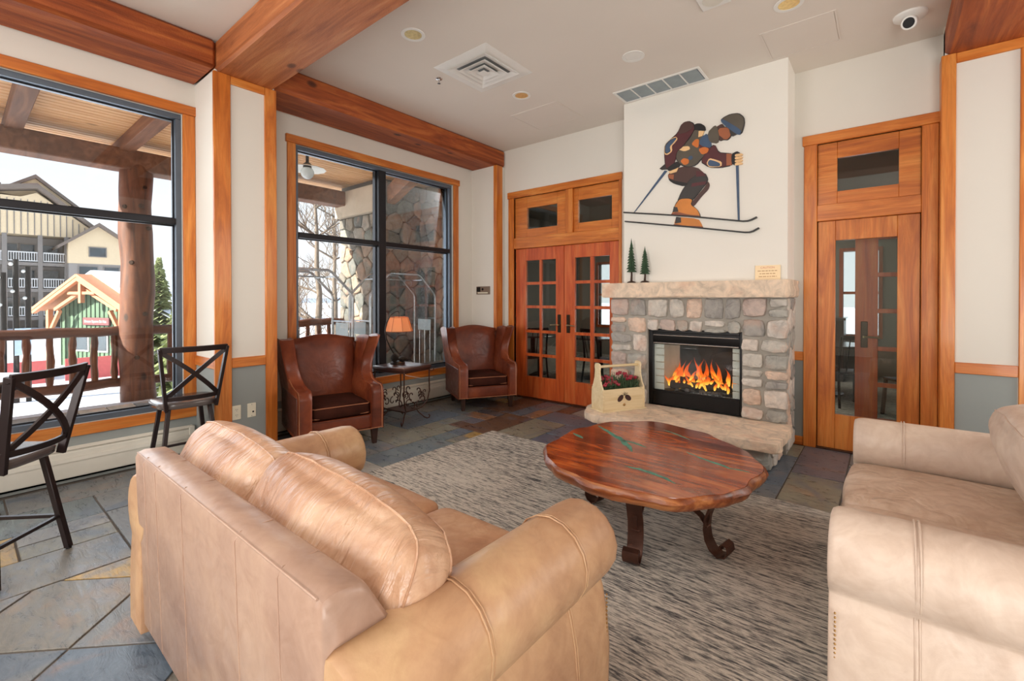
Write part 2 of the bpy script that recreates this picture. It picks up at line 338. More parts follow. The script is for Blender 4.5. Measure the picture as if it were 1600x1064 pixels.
def rbox(name, x0, x1, y0, y1, z0, z1, r, mat, parent=None, seg=4, sub=0, puff=0.0, wob=0.0, seed=0, loops=None):
    bm = bmesh.new(); bmesh.ops.create_cube(bm, size=1)
    for v in bm.verts: v.co = Vector(((x0+x1)/2+v.co.x*(x1-x0), (y0+y1)/2+v.co.y*(y1-y0), (z0+z1)/2+v.co.z*(z1-z0)))
    if puff or wob:
        bmesh.ops.subdivide_edges(bm, edges=bm.edges[:], cuts=14, use_grid_fill=True)
        cx, cy, cz = (x0+x1)/2, (y0+y1)/2, (z0+z1)/2; hx, hy, hz = (x1-x0)/2, (y1-y0)/2, (z1-z0)/2
        for v in bm.verts:
            p = Vector(((v.co.x-cx)/hx, (v.co.y-cy)/hy, (v.co.z-cz)/hz))
            # rounded box mapping
            q = Vector((v.co.x-cx, v.co.y-cy, v.co.z-cz)); inn = Vector((max(-hx+r, min(hx-r, q.x)), max(-hy+r, min(hy-r, q.y)), max(-hz+r, min(hz-r, q.z))))
            d = q-inn
            if d.length > 1e-6: q = inn+d.normalized()*r
            e = [max(0, 1-p.x**2), max(0, 1-p.y**2), max(0, 1-p.z**2)]
            q += Vector((p.x*e[1]*e[2], p.y*e[0]*e[2], p.z*e[0]*e[1]))*puff
            if wob:
                nv = mnoise.noise_vector(Vector((q.x*5+seed, q.y*5, q.z*5)))*wob+mnoise.noise_vector(Vector((q.x*13+seed, q.y*13, q.z*13)))*wob*0.45; q += nv
            v.co = Vector((cx, cy, cz))+q*1.0
            if loops is not None and abs(abs(p.y)-0.6) < 0.02 and (abs(p.x) > 0.999 or abs(p.z) > 0.999): loops[0 if p.y < 0 else 1].append((math.atan2(p.z, p.x), v.co.copy()))
    else:
        bmesh.ops.bevel(bm, geom=bm.edges[:]+bm.verts[:], offset=r, segments=seg, profile=0.5, affect='EDGES')
    bmesh.ops.recalc_face_normals(bm, faces=bm.faces)
    me = bpy.data.meshes.new(name); bm.to_mesh(me); bm.free(); me.materials.append(mat)
    for p in me.polygons: p.use_smooth = True
    o = bpy.data.objects.new(name, me); COL.objects.link(o)
    if parent is not None: o.parent = parent
    if sub:
        b = o.modifiers.new('subsurf', 'SUBSURF'); b.levels = sub; b.render_levels = sub
    return o
def voronoi(x0, x1, y0, y1, seeds):
    out = []
    for i, s in enumerate(seeds):
        poly = [(x0, y0), (x1, y0), (x1, y1), (x0, y1)]
        for j, t in enumerate(seeds):
            if i == j: continue
            mx, my = (s[0]+t[0])/2, (s[1]+t[1])/2; nx, ny = t[0]-s[0], t[1]-s[1]; new = []
            for k in range(len(poly)):
                a, b = poly[k], poly[(k+1) % len(poly)]
                da, db = (a[0]-mx)*nx+(a[1]-my)*ny, (b[0]-mx)*nx+(b[1]-my)*ny
                if da <= 0: new.append(a)
                if da*db < 0: q = da/(da-db); new.append((a[0]+(b[0]-a[0])*q, a[1]+(b[1]-a[1])*q))
            poly = new
            if len(poly) < 3: break
        if len(poly) >= 3: out.append(poly)
    return out
def area(p): return abs(sum(p[i][0]*p[(i+1) % len(p)][1]-p[(i+1) % len(p)][0]*p[i][1] for i in range(len(p))))/2
def stone_piece(poly, gap, depth, fr, rnd, rough=0.012):
    n = len(poly); cx = sum(p[0] for p in poly)/n; cy = sum(p[1] for p in poly)/n
    sz = math.sqrt(area(poly)); k = max(0.5, 1-gap/sz*1.0)
    P = [(cx+(x-cx)*k, cy+(y-cy)*k) for x, y in poly]
    Q = []
    for i in range(n):       # chaikin cut of corners
        a, b = P[i], P[(i+1) % n]; L = math.hypot(b[0]-a[0], b[1]-a[1])
        if L < 0.012: Q.append(((a[0]+b[0])/2, (a[1]+b[1])/2)); continue
        for q in (0.10, 0.5, 0.90): Q.append((a[0]+(b[0]-a[0])*q+(rnd.uniform(-1, 1)*rough if q == 0.5 else 0), a[1]+(b[1]-a[1])*q+(rnd.uniform(-1, 1)*rough if q == 0.5 else 0)))
    m_ = len(Q); mb = MB(); vs = []
    for sc_, dd in ((1.0, 0.0), (0.985, depth*0.62), (0.92, depth*0.95), (0.55, depth*1.04)):
        for x, y in Q: vs.append(fr(cx+(x-cx)*sc_, cy+(y-cy)*sc_, dd+(rnd.uniform(-1, 1)*rough*0.7 if dd > depth*0.6 else 0)))
    vs.append(fr(cx, cy, depth*1.05+rnd.uniform(-1, 1)*rough))
    fs = [(r*m_+i, r*m_+(i+1) % m_, (r+1)*m_+(i+1) % m_, (r+1)*m_+i) for r in range(3) for i in range(m_)]+[(3*m_+i, 3*m_+(i+1) % m_, 4*m_) for i in range(m_)]
    return mb.add(vs, fs)
def stones(x0, x1, y0, y1, nx, ny, jit, gap, depth, fr, mat, parent, seed, rough=0.01, name='stone', stretch=None):
    rnd = random.Random(seed); sd = []
    for j in range(ny):
        for i in range(nx):
            sd.append((x0+(i+0.5+rnd.uniform(-jit, jit)+(0.25 if j % 2 else -0.25))*(x1-x0)/nx, y0+(j+0.5+rnd.uniform(-jit, jit))*(y1-y0)/ny))
    for p in voronoi(x0, x1, y0, y1, sd):
        if area(p) < 0.0006: continue
        obj(name, stone_piece(p, gap, depth*rnd.uniform(0.7, 1.15), fr, rnd, rough), mat, parent, angle=60)

def rubble(x0, x1, y0, y1, rows, wr, gap, depth, fr, mat, parent, seed, rough=0.008, cols=None):
    rnd = random.Random(seed); hs = [rnd.uniform(0.7, 1.4) for _ in range(rows)]; k = (y1-y0)/sum(hs); y = y0
    for h in hs:
        h *= k; ws = []; 
        while sum(ws) < (x1-x0): ws.append(rnd.uniform(*wr)*(0.7+0.5*(h/((y1-y0)/rows))))
        q = (x1-x0)/sum(ws); x = x0
        for w_ in ws:
            w_ *= q; parts = [(x, x+w_, y, y+h)]
            if rnd.random() < 0.2 and h > 0.11 and w_ > 0.12: m_ = y+h*rnd.uniform(0.4, 0.6); parts = [(x, x+w_, y, m_), (x, x+w_, m_, y+h)]
            for a, b, c, d in parts:
                g = gap/2; jx, jy = min(0.022, (b-a)*0.12), min(0.02, (d-c)*0.14); u = rnd.uniform
                poly = [(a+g+u(0, jx), c+g+u(0, jy)), ((a+b)/2+u(-jx, jx), c+g+u(-0.2, 0.3)*jy), (b-g-u(0, jx), c+g+u(0, jy)), (b-g-u(-0.2, 0.3)*jx, (c+d)/2), (b-g-u(0, jx), d-g-u(0, jy)), ((a+b)/2+u(-jx, jx), d-g-u(-0.2, 0.3)*jy), (a+g+u(0, jx), d-g-u(0, jy)), (a+g+u(-0.2, 0.3)*jx, (c+d)/2)]
                obj('stone', stone_piece(poly, 0.0, depth*rnd.uniform(0.75, 1.2), fr, rnd, rough*0.6), mat, parent, angle=60)
            x += w_
        y += h

# ------------------------------------------------------------------ the room shell
XW, XP, YB, ZC, ZB = -4.9, -4.4, 5.217, 3.61, 3.365
XR, YR = 4.2, -3.6
fl = struct('floor', B(XW-0.2, XR, YR, YB+0.15, -0.12, -0.006), M['grout'])
def tile(x0, x1, y0, y1, clip=None):
    g = 0.005; poly = [(x0+g, y0+g), (x1-g, y0+g), (x1-g, y1-g), (x0+g, y1-g)]
    tile_poly(poly)
def tile_poly(poly):
    c = (sum(p[0] for p in poly)/len(poly), sum(p[1] for p in poly)/len(poly)); h = random.uniform(-0.0015, 0.0015); n = len(poly)
    def ins(p, d):
        L = math.hypot(p[0]-c[0], p[1]-c[1]); k = max(0.2, 1-d/L); return (c[0]+(p[0]-c[0])*k, c[1]+(p[1]-c[1])*k)
    vs = [(x, y, -0.02) for x, y in poly]+[(x, y, -0.002+h) for x, y in poly]+[ins(p, 0.004)+(0.0+h,) for p in poly]
    fs = [(i, (i+1) % n, (i+1) % n+n, i+n) for i in range(n)]+[(i+n, (i+1) % n+n, (i+1) % n+2*n, i+2*n) for i in range(n)]+[tuple(range(2*n, 3*n))]
    obj('tile', MB().add(vs, fs), M['slate'], fl, smooth=False)
def modular(x0, x1, y0, y1, u=0.4):
    nx = max(1, round((x1-x0)/u)); ny = max(1, round((y1-y0)/u)); ux, uy = (x1-x0)/nx, (y1-y0)/ny; used = set()
    for j in range(ny):
        for i in range(nx):
            if (i, j) in used: continue
            a, b = x0+i*ux, y0+j*uy; r = random.random()
            if r < 0.3 and i+1 < nx and (i+1, j) not in used: used.add((i+1, j)); tile(a, a+2*ux, b, b+uy)
            elif r < 0.5 and j+1 < ny: used.add((i, j+1)); tile(a, a+ux, b, b+2*uy)
            elif r < 0.66: tile(a, a+ux*0.5, b, b+uy); tile(a+ux*0.5, a+ux, b, b+uy)
            elif r < 0.8: tile(a, a+ux, b, b+uy*0.5); tile(a, a+ux, b+uy*0.5, b+uy)
            elif r < 0.88:
                for q in (0, 1):
                    for s_ in (0, 1): tile(a+ux*0.5*q, a+ux*0.5*(q+1), b+uy*0.5*s_, b+uy*0.5*(s_+1))
            else: tile(a, a+ux, b, b+uy)
            used.add((i, j))
modular(-4.84, -3.22, -0.6, 5.2, 0.42)
modular(-3.22, -0.6, 3.56, 5.2, 0.42)
modular(-0.6, 0.84, 3.5, 5.2, 0.4)
S_ = 0.495; r2 = math.sqrt(2)
for i in range(-9, 9):
    for j in range(-9, 9):
        u0, v0 = -1.6066+i*S_, 2.0238+j*S_; g = 0.005
        pts = [((u-v)/r2, (u+v)/r2) for u, v in ((u0+g, v0+g), (u0+S_-g, v0+g), (u0+S_-g, v0+S_-g), (u0+g, v0+S_-g))]
        X0, X1, Y0, Y1 = -3.215, 0.5, -0.6, 1.75
        for ax, val, sg in ((0, X0, 1), (0, X1, -1), (1, Y0, 1), (1, Y1, -1)):
            new = []
            for k in range(len(pts)):
                a, b = pts[k], pts[(k+1) % len(pts)]; da, db = (a[ax]-val)*sg, (b[ax]-val)*sg
                if da >= 0: new.append(a)
                if da*db < 0: q = da/(da-db); new.append((a[0]+(b[0]-a[0])*q, a[1]+(b[1]-a[1])*q))
            pts = new
            if len(pts) < 3: break
        if len(pts) >= 3 and area(pts) > 0.01: tile_poly(pts)

# ceiling slab (recessed-light holes are faked by the cans' own depth above a cut: built from strips round each can opening)
struct('ceiling', B(XW-0.2, XR, YR, YB, ZC, ZC+0.2), M['ceiling'])
# window wall
W1 = (-1.1, 1.323); W2 = (2.338, 4.647); WZ = (0.44, 3.078)
wl = MB().box(XW-0.2, XW, YR, YB, 0, WZ[0]).box(XW-0.2, XW, YR, YB, WZ[1], ZC)
wl.box(XW-0.2, XW, YR, W1[0], WZ[0], WZ[1]).box(XW-0.2, XW, W1[1], W2[0], WZ[0], WZ[1]).box(XW-0.2, XW, W2[1], YB, WZ[0], WZ[1])
wall_l = struct('wall_left', wl, M['wall'])
obj('pilaster', B(XW-0.05, XP, 1.42, 1.905, 0, ZB), M['wall'], wall_l)
obj('return_wall', B(XW-0.05, XP, 5.03, YB, 0, ZB), M['wall'], wall_l)
obj('dado', B(XW, XW+0.004, YR, 1.42, 0, 0.352), M['dado'], wall_l)
obj('dado', B(XW, XW+0.004, 1.905, 5.03, 0, 0.352), M['dado'], wall_l)
obj('dado', B(XP, XP+0.003, 1.535, 1.817, 0, 0.82), M['dado'], wall_l)
obj('dado', B(XW, XP, 1.417, 1.42, 0, 0.82), M['dado'], wall_l)
obj('dado', B(XW, XP, 5.027, 5.03, 0, 0.82), M['dado'], wall_l)
# back wall with two door openings
D1, D2, DH = (-4.214, -2.548), (-0.508, 0.231), 2.882
bw = MB().box(XW-0.2, D1[0], YB, YB+0.14, 0, ZC).box(D1[1], D2[0], YB, YB+0.14, 0, ZC).box(D2[1], XR, YB, YB+0.14, 0, ZC)
bw.box(D1[0], D1[1], YB, YB+0.14, DH, ZC).box(D2[0], D2[1], YB, YB+0.14, DH, ZC)
wall_b = struct('wall_back', bw, M['wall'])
obj('dado', B(XP, -4.31, YB-0.003, YB, 0, 0.82), M['dado'], wall_b)
obj('dado', B(-0.70, -0.614, YB-0.003, YB, 0, 0.82), M['dado'], wall_b)
obj('pilaster', B(0.362, XR, 5.075, YB, 0, ZC), M['wall'], wall_b)
obj('dado', B(0.43, 0.77, 5.072, 5.075, 0, 0.825), M['dado'], wall_b)
obj('dado', B(0.85, XR, 5.072, 5.075, 0, 0.825), M['dado'], wall_b)
struct('wall_right', B(XR, XR+0.15, YR, YB, 0, ZC), M['wall'])
struct('wall_rear', B(XW-0.2, XR, YR-0.15, YR, 0, ZC), M['wall'])
ch = struct('wall_chimney', B(-2.295, -0.694, 4.815, YB, 1.5, ZC), M['chimney'])
# beams
struct('trim_1', B(XW, XP+0.015, YR, 1.43, ZB, ZC), M['beam_y'], 'rough brown beam above the left window', bevel=0.028, seg=1)
struct('trim_2', B(XW, XP+0.015, 1.90, YB, ZB, ZC), M['beam_y'], 'rough brown beam above the window behind the armchairs', bevel=0.028, seg=1)
struct('trim_3', B(XW+0.3, -1.9, 1.43, 1.90, ZB-0.02, ZC), M['beam_x'], 'wide rough cross beam running into the room', bevel=0.02, seg=1)
struct('trim_3', B(-1.9, 0.36, 1.43, 1.90, ZB-0.02, ZC), M['beam_x'], 'far length of the wide cross beam', bevel=0.02, seg=1)
struct('trim_4', B(0.362, 1.3, -1.2, YB-0.001, 3.37, ZC), M['beam_y'], 'dark brown beam over the right wall', bevel=0.028, seg=1)
# vertical and horizontal wood trim on the walls
def trim(n, b, ax, lab): return struct('trim_%d' % n, b, M['trim_'+ax], lab, bevel=0.004, seg=1)
trim(5, B(XP-0.01, XP+0.02, 1.405, 1.535, 0, ZB-0.02), 'z', 'wood post trim at the left side of the pilaster')
trim(6, B(XP-0.01, XP+0.02, 1.817, 1.918, 0, ZB-0.02), 'z', 'wood post trim at the right side of the pilaster')
trim(7, B(XP-0.01, XP+0.018, 1.535, 1.817, 3.275, ZB-0.02), 'y', 'short wood header on the pilaster')
trim(8, B(XP-0.01, XP+0.018, 1.535, 1.817, 0.82, 0.906), 'y', 'wood rail across the pilaster')
trim(9, B(XP-0.04, XP+0.02, 5.012, 5.15, 0, ZB-0.001), 'z', 'wood corner post by the double doors')
trim(10, B(XW, XP-0.01, 5.015, 5.03, 0.82, 0.906), 'x', 'wood rail on the wall return by the far armchair')
trim(11, B(XW, XP-0.01, 1.405, 1.42, 0.82, 0.906), 'x', 'wood rail on the side of the pilaster')
trim(12, B(XP, -4.31, YB-0.016, YB, 0.82, 0.906), 'x', 'short wood rail left of the double doors')
trim(13, B(-0.70, -0.614, YB-0.016, YB, 0.82, 0.906), 'x', 'short wood rail between fireplace and right door')
trim(14, B(-0.70, -0.614, YB-0.016, YB, 0, 0.085), 'x', 'low wood skirting between fireplace and right door')
trim(15, B(0.34, 0.428, 5.052, YB-0.002, 0, 3.37), 'z', 'tall wood post right of the glazed door')
trim(16, B(0.428, XR, 5.06, 5.076, 3.29, 3.37), 'x', 'wood header on the right wall under the beam')
trim(17, B(0.428, 0.775, 5.06, 5.076, 0.825, 0.912), 'x', 'wood rail on the right wall panel')
trim(18, B(0.775, 0.86, 5.055, 5.076, 0, 3.29), 'z', 'second wood post at the right edge of the back wall')
trim(19, B(0.86, XR, 5.06, 5.076, 0.825, 0.912), 'x', 'wood rail beyond the second post')

# windows
def window(n, y0, y1, mull):
    w_ = empty('window_%d' % n); tag(w_, kind='structure')
    z0, z1 = WZ; t = 0.018
    obj('casing_head', B(XW-0.01, XW+t+0.008, y0-0.105, y1+0.115, z1, z1+0.085), M['trim_y'], w_, 0.004, seg=1)
    obj('casing_jamb', B(XW-0.01, XW+t, y0-0.09, y0, z0, z1), M['trim_z'], w_, 0.004, seg=1)
    obj('casing_jamb', B(XW-0.01, XW+t, y1, y1+0.095, z0, z1), M['trim_z'], w_, 0.004, seg=1)
    obj('casing_sill', B(XW-0.01, XW+t, y0-0.09, y1+0.095, z0-0.09, z0), M['trim_y'], w_, 0.004, seg=1)
    xo, xi = XW-0.16, XW-0.03; f = 0.045
    fr = MB().box(xo, xi, y0, y1, z1-f, z1).box(xo, xi, y0, y1, z0, z0+f).box(xo, xi, y0, y0+f, z0+f, z1-f).box(xo, xi, y1-f, y1, z0+f, z1-f)
    obj('window_frame', fr, M['frame_side'], w_, 0.003, seg=1)
    zm = (2.085, 2.14)
    obj('transom_bar', B(xo+0.02, xi+0.01, y0+f, y1-f, *zm), M['frame'], w_, 0.004, seg=1)
    ys = [y0+f]
    for a, b in mull:
        obj('mullion', B(xo, xi+0.012, a, b, z0+f, z1-f), M['frame'], w_, 0.004, seg=1); ys += [a, b]
    ys.append(y1-f)
    for k in range(0, len(ys), 2):
        for a, b in ((z0+f, zm[0]), (zm[1], z1-f)):
            obj('pane', B(XW-0.104, XW-0.096, ys[k], ys[k+1], a, b), M['glass'], w_, smooth=False)
            bd = MB(); 
            for p in ((ys[k], ys[k]+0.012, a, b), (ys[k+1]-0.012, ys[k+1], a, b), (ys[k]+0.012, ys[k+1]-0.012, a, a+0.012), (ys[k]+0.012, ys[k+1]-0.012, b-0.012, b)): bd.box(XW-0.094, XW-0.08, *p)
            obj('glazing_bead', bd, M['frame'], w_, smooth=False)
window(1, W1[0], W1[1], [])
window(2, W2[0], W2[1], [(3.395, 3.50)])

# doors
def sash(name, x0, x1, z0, z1, g, yf, th, mat, parent, gmat):   # solid frame round one pane; g = glass rect
    mb = MB().box(x0, g[0], yf, yf+th, z0, z1).box(g[1], x1, yf, yf+th, z0, z1).box(g[0], g[1], yf, yf+th, z0, g[2]).box(g[0], g[1], yf, yf+th, g[3], z1)
    s_ = obj(name, mb, mat, parent, 0.003, seg=1)
    obj('pane', B(g[0]-0.002, g[1]+0.002, yf+th/2-0.003, yf+th/2+0.003, g[2]-0.002, g[3]+0.002), gmat, s_, smooth=False); return s_
def casing(par, x0, x1, xa, xb, yc=YB):
    obj('casing', B(xa, x0, yc-0.022, yc+0.14, 0, DH), M['trim_z'], par, 0.004, seg=1)
    obj('casing', B(x1, xb, yc-0.022, yc+0.14, 0, DH), M['trim_z'], par, 0.004, seg=1)
    obj('header', B(xa-0.012, xb+0.006, yc-0.03, yc+0.14, DH, DH+0.092), M['trim_x'], par, 0.004, seg=1)
def lever(par, x, y, z0, z1, side, sgn=-1):
    h = obj('handle', B(x-0.026, x+0.026, y-0.012, y, z0, z1), M['bronze'], par, 0.004, seg=1)
    lv = MB().tube([(x, y-0.012, (z0+z1)/2-0.02), (x, y-0.05, (z0+z1)/2-0.02)], 0.011).tube([(x, y-0.05, (z0+z1)/2-0.02), (x+side*0.04, y-0.055, (z0+z1)/2-0.018), (x+side*0.12, y-0.05, (z0+z1)/2-0.024)], 0.009)
    h2 = obj('handle', lv, M['brass'], par); h2['label'] = 'pale metal lever'
ROWS = [(0.31, 0.60), (0.64, 0.935), (0.975, 1.285), (1.325, 1.62), (1.66, 1.967)]
def leaf(par, x0, x1, y, th, gx, mx, mat, hx, hs):
    gl = [(gx[0], mx[0]), (mx[1], gx[1])]
    mb = MB().box(x0, gx[0], y, y+th, 0.012, 2.142).box(gx[1], x1, y, y+th, 0.012, 2.142).box(gx[0], gx[1], y, y+th, 0.012, ROWS[0][0]).box(gx[0], gx[1], y, y+th, ROWS[-1][1], 2.142)
    L = obj('door_leaf', mb, mat, par, 0.003, seg=1)
    mu = MB().box(mx[0], mx[1], y+0.004, y+th-0.004, ROWS[0][0], ROWS[-1][1])
    obj('muntin', mu, mat, L, 0.002, seg=1)
    for k in range(4): obj('muntin', B(gx[0], gx[1], y+0.006, y+th-0.006, ROWS[k][1], ROWS[k+1][0]), mat, L, 0.002, seg=1)
    for a, b in gl:
        for c, d in ROWS: obj('pane', B(a-0.001, b+0.001, y+th/2-0.003, y+th/2+0.003, c-0.001, d+0.001), M['glass_door'], L, smooth=False)
    if hx is not None: lever(L, hx, y, 0.96, 1.205, hs)
    return L
d1 = empty('door_1'); tag(d1, kind='structure')
casing(d1, D1[0], D1[1], -4.31, -2.512)
obj('transom_rail', B(D1[0], D1[1], YB-0.012, YB+0.1, 2.144, 2.30), M['trim_x'], d1, 0.004, seg=1)
obj('transom_post', B(-3.325, -3.212, YB-0.012, YB+0.1, 2.30, DH), M['trim_z'], d1, 0.004, seg=1)
sash('transom_sash', D1[0], -3.325, 2.30, DH, (-3.999, -3.478, 2.42, 2.721), YB+0.02, 0.045, M['trim_x'], d1, M['glass_door'])
sash('transom_sash', -3.212, D1[1], 2.30, DH, (-3.178+0.03, -2.66, 2.42, 2.722), YB+0.02, 0.045, M['trim_x'], d1, M['glass_door'])
leaf(d1, -4.212, -3.373, YB+0.03, 0.045, (-4.026, -3.507), (-3.787, -3.749), M['door_red'], -3.447, -1)
leaf(d1, -3.369, -2.55, YB+0.03, 0.045, (-3.205, -2.696), (-2.975, -2.923), M['door_red'], -3.302, 1)
for z in (0.25, 1.1, 1.9):
    obj('hinge', B(-4.222, -4.205, YB+0.008, YB+0.03, z-0.055, z+0.055), M['bronze'], d1)
    obj('hinge', B(-2.556, -2.54, YB+0.008, YB+0.03, z-0.055, z+0.055), M['bronze'], d1)
obj('threshold', B(D1[0], D1[1], YB-0.03, YB+0.14, 0, 0.012), M['darkwood'], d1)
d2 = empty('door_2'); tag(d2, kind='structure')
casing(d2, D2[0], D2[1], -0.614, 0.338)
obj('transom_rail', B(D2[0], D2[1], YB-0.012, YB+0.1, 2.151, 2.305), M['trim_x'], d2, 0.004, seg=1)
sash('transom_sash', D2[0], D2[1], 2.305, DH, (-0.355, 0.085, 2.422, 2.733), YB+0.02, 0.045, M['trim_x'], d2, M['glass_door'])
sash('door_leaf', D2[0]+0.003, D2[1]-0.003, 0.012, 2.149, (-0.366, 0.078, 0.335, 1.965), YB+0.02, 0.045, M['trim_z'], d2, M['glass_door'])
obj('threshold', B(D2[0], D2[1], YB-0.03, YB+0.14, 0, 0.012), M['darkwood'], d2)
d3 = empty('door_3'); tag(d3, kind='structure')
leaf(d3, -0.225, 0.62, YB+0.20, 0.045, (-0.055, 0.45), (0.18, 0.215), M['door_red'], -0.155, 1)

# ------------------------------------------------------------------ ceiling fittings
def emis(name, c, strength, back=0.5):
    mt = bpy.data.materials.new(name); mt.use_nodes = True; b = mt.node_tree.nodes['Principled BSDF']
    b.inputs['Base Color'].default_value = c; b.inputs['Emission Color'].default_value = c; b.inputs['Emission Strength'].default_value = strength; return mt
M['bulb'] = emis('lit_bulb', (1.0, 0.85, 0.6, 1), 16.0)
CANS = [(-3.043, 2.435), (-3.047, 3.90), (-1.776, 3.913), (-0.567, 3.95)]
ceil = bpy.data.objects['ceiling']
cutters = []
for i, (x, y) in enumerate(CANS):
    cc = obj('cutter', MB().lathe([(0.072, ZC-0.05), (0.072, ZC+0.14)], 32, (x, y, 0)), M['white']); cutters.append(cc)
    bo = ceil.modifiers.new('hole', 'BOOLEAN'); bo.operation = 'DIFFERENCE'; bo.object = cc; bo.solver = 'EXACT'
bpy.context.view_layer.update()
ev = ceil.evaluated_get(bpy.context.evaluated_depsgraph_get()); me = bpy.data.meshes.new_from_object(ev)
ceil.modifiers.clear(); ceil.data = me
for p in me.polygons: p.use_smooth = False
for cc in cutters: bpy.data.objects.remove(cc)
CL = ['round gold-lined ceiling downlight nearest the cross beam', 'round gold-lined ceiling downlight between square vent and beam', 'round ceiling downlight above the long grille, half in shade',
      'gold-lined ceiling downlight at the top edge above the fireplace', 'white ceiling downlight cut by the top edge of the picture']
for i, (x, y) in enumerate(CANS):
    t = empty('downlight', (x, y, ZC)); tag(t, CL[i], 'ceiling light', 'recessed downlights')
    obj('trim_ring', MB().lathe([(0.071, 0.0), (0.071, -0.004), (0.098, -0.005), (0.1, -0.0005), (0.095, 0.0)], 32), M['white'], t)
    obj('reflector', MB().lathe([(0.070, -0.002), (0.066, 0.03), (0.05, 0.10), (0.0001, 0.105)], 32), M['gold'] if i != 2 else M['white'], t)
    obj('bulb', MB().lathe([(0.0001, 0.045), (0.018, 0.048), (0.028, 0.065), (0.026, 0.09), (0.0001, 0.1)], 16), M['bulb'], t)
t = empty('ceiling_speaker', (-0.985, 3.53, ZC)); tag(t, 'white ceiling fitting cut off by the top edge above the mantel', 'speaker')
obj('plate', B(-0.10, 0.10, -0.10, 0.10, -0.012, 0), M['white'], t, 0.004); obj('speaker_grille', MB().lathe([(0.0001, -0.017), (0.07, -0.016), (0.075, -0.012)], 24), M['heater'], t)
# square diffuser
v_ = empty('ceiling_vent', (-2.99, 3.237, ZC)); tag(v_, 'square white louvred air diffuser in the ceiling', 'vent')
obj('backing', B(-0.24, 0.24, -0.24, 0.24, -0.004, -0.001), plain('vent_backing', srgb(120, 122, 122), 0.7), v_)
for k, (a, b, zz) in enumerate([(0.335, 0.235, -0.012), (0.245, 0.16, -0.016), (0.172, 0.10, -0.022), (0.11, 0.045, -0.028)]):
    mb = MB(); z1 = -0.002 if k == 0 else zz+0.016
    for s, e in ((1, 0), (0, 1), (-1, 0), (0, -1)):
        pass
    o_ = [(-a, -a), (a, -a), (a, a), (-a, a)]; n_ = [(-b, -b), (b, -b), (b, b), (-b, b)]
    zo, zi = (-0.003, -0.012) if k == 0 else (zz-0.004, zz+0.018)
    vs = [(x, y, zo) for x, y in o_]+[(x, y, zi) for x, y in n_]+[(x, y, zo+0.003) for x, y in o_]+[(x, y, zi+0.003) for x, y in n_]
    fs = []
    for i in range(4):
        j = (i+1) % 4; fs += [(i, j, 4+j, 4+i), (8+i, 12+i, 12+j, 8+j), (i, 8+i, 8+j, j), (4+i, 4+j, 12+j, 12+i)]
    obj('vent_ring', mb.add(vs, fs), M['white'], v_, smooth=False)
obj('centre_plate', B(-0.045, 0.045, -0.045, 0.045, -0.036, -0.032), M['white'], v_, 0.002)
# long return grille
g_ = empty('return_grille', (-1.815, 4.62, ZC)); tag(g_, 'long white ceiling grille of five panels before the chimney', 'vent')
fr = MB().box(-0.445, 0.445, -0.16, -0.135, -0.012, 0).box(-0.445, 0.445, 0.135, 0.16, -0.012, 0).box(-0.445, -0.42, -0.135, 0.135, -0.012, 0).box(0.42, 0.445, -0.135, 0.135, -0.012, 0)
obj('grille_frame', fr, M['white'], g_, 0.003, seg=1)
obj('backing', B(-0.42, 0.42, -0.135, 0.135, -0.003, -0.001), M['frame_side'], g_)
for k in range(1, 5): obj('divider', B(-0.42+k*0.168-0.006, -0.42+k*0.168+0.006, -0.135, 0.135, -0.012, -0.001), M['white'], g_)
M['louvre'] = plain('grey_louvre', srgb(150, 158, 158), 0.5)
for p in range(5):
    lv = MB()
    for q in range(12):
        yy = -0.128+q*0.0225; x0 = -0.42+p*0.168+0.008; lv.bar((x0, yy, -0.007), (x0+0.152, yy, -0.007), 0.012, 0.0015, (0, 0.6, 0.8))
    tag(obj('louvre_panel', lv, M['louvre'], g_, smooth=False), kind='stuff')
# access panels
for x0, x1, y0, y1, lab in ((-0.82, -0.30, 4.25, 4.77, 'square painted access panel in the ceiling near the camera dome'), (-3.49, -2.83, 4.25, 4.83, 'faint square access panel in the ceiling near the window beam')):
    t = empty('access_panel', ((x0+x1)/2, (y0+y1)/2, ZC)); tag(t, lab, 'panel')
    hx, hy = (x1-x0)/2, (y1-y0)/2; q = 0.012
    obj('panel_frame', MB().box(-hx, hx, -hy, -hy+q, -0.004, 0).box(-hx, hx, hy-q, hy, -0.004, 0).box(-hx, -hx+q, -hy+q, hy-q, -0.004, 0).box(hx-q, hx, -hy+q, hy-q, -0.004, 0), M['ceiling'], t, smooth=False)
    obj('panel_door', B(-hx+q+0.004, hx-q-0.004, -hy+q+0.004, hy-q-0.004, -0.003, 0), M['ceiling'], t, smooth=False)
t = empty('sprinkler', (-3.453, 3.085, ZC)); tag(t, 'small pendant fire sprinkler beside the square vent', 'sprinkler')
obj('escutcheon', MB().lathe([(0.035, 0), (0.03, -0.006), (0.012, -0.008), (0.0001, -0.009)], 20), M['chrome'], t)
obj('sprinkler_head', MB().lathe([(0.008, -0.008), (0.008, -0.03), (0.004, -0.034), (0.004, -0.045), (0.016, -0.046), (0.016, -0.048), (0.0001, -0.049)], 14), M['chrome'], t)
t = empty('security_camera', (0.138, 4.70, ZC)); tag(t, 'white dome security camera with black lens on the ceiling', 'camera')
obj('mount', MB().lathe([(0.105, 0.0), (0.103, -0.015), (0.085, -0.028), (0.04, -0.034), (0.0001, -0.035)], 28), M['white'], t)
cb = Vector((0.0, -0.04, -0.075)); dn = Vector((-0.25, -0.8, -0.35)).normalized()
obj('camera_neck', MB().tube([(0, 0, -0.03), (0, -0.02, -0.055)], 0.018, 12), M['white'], t)
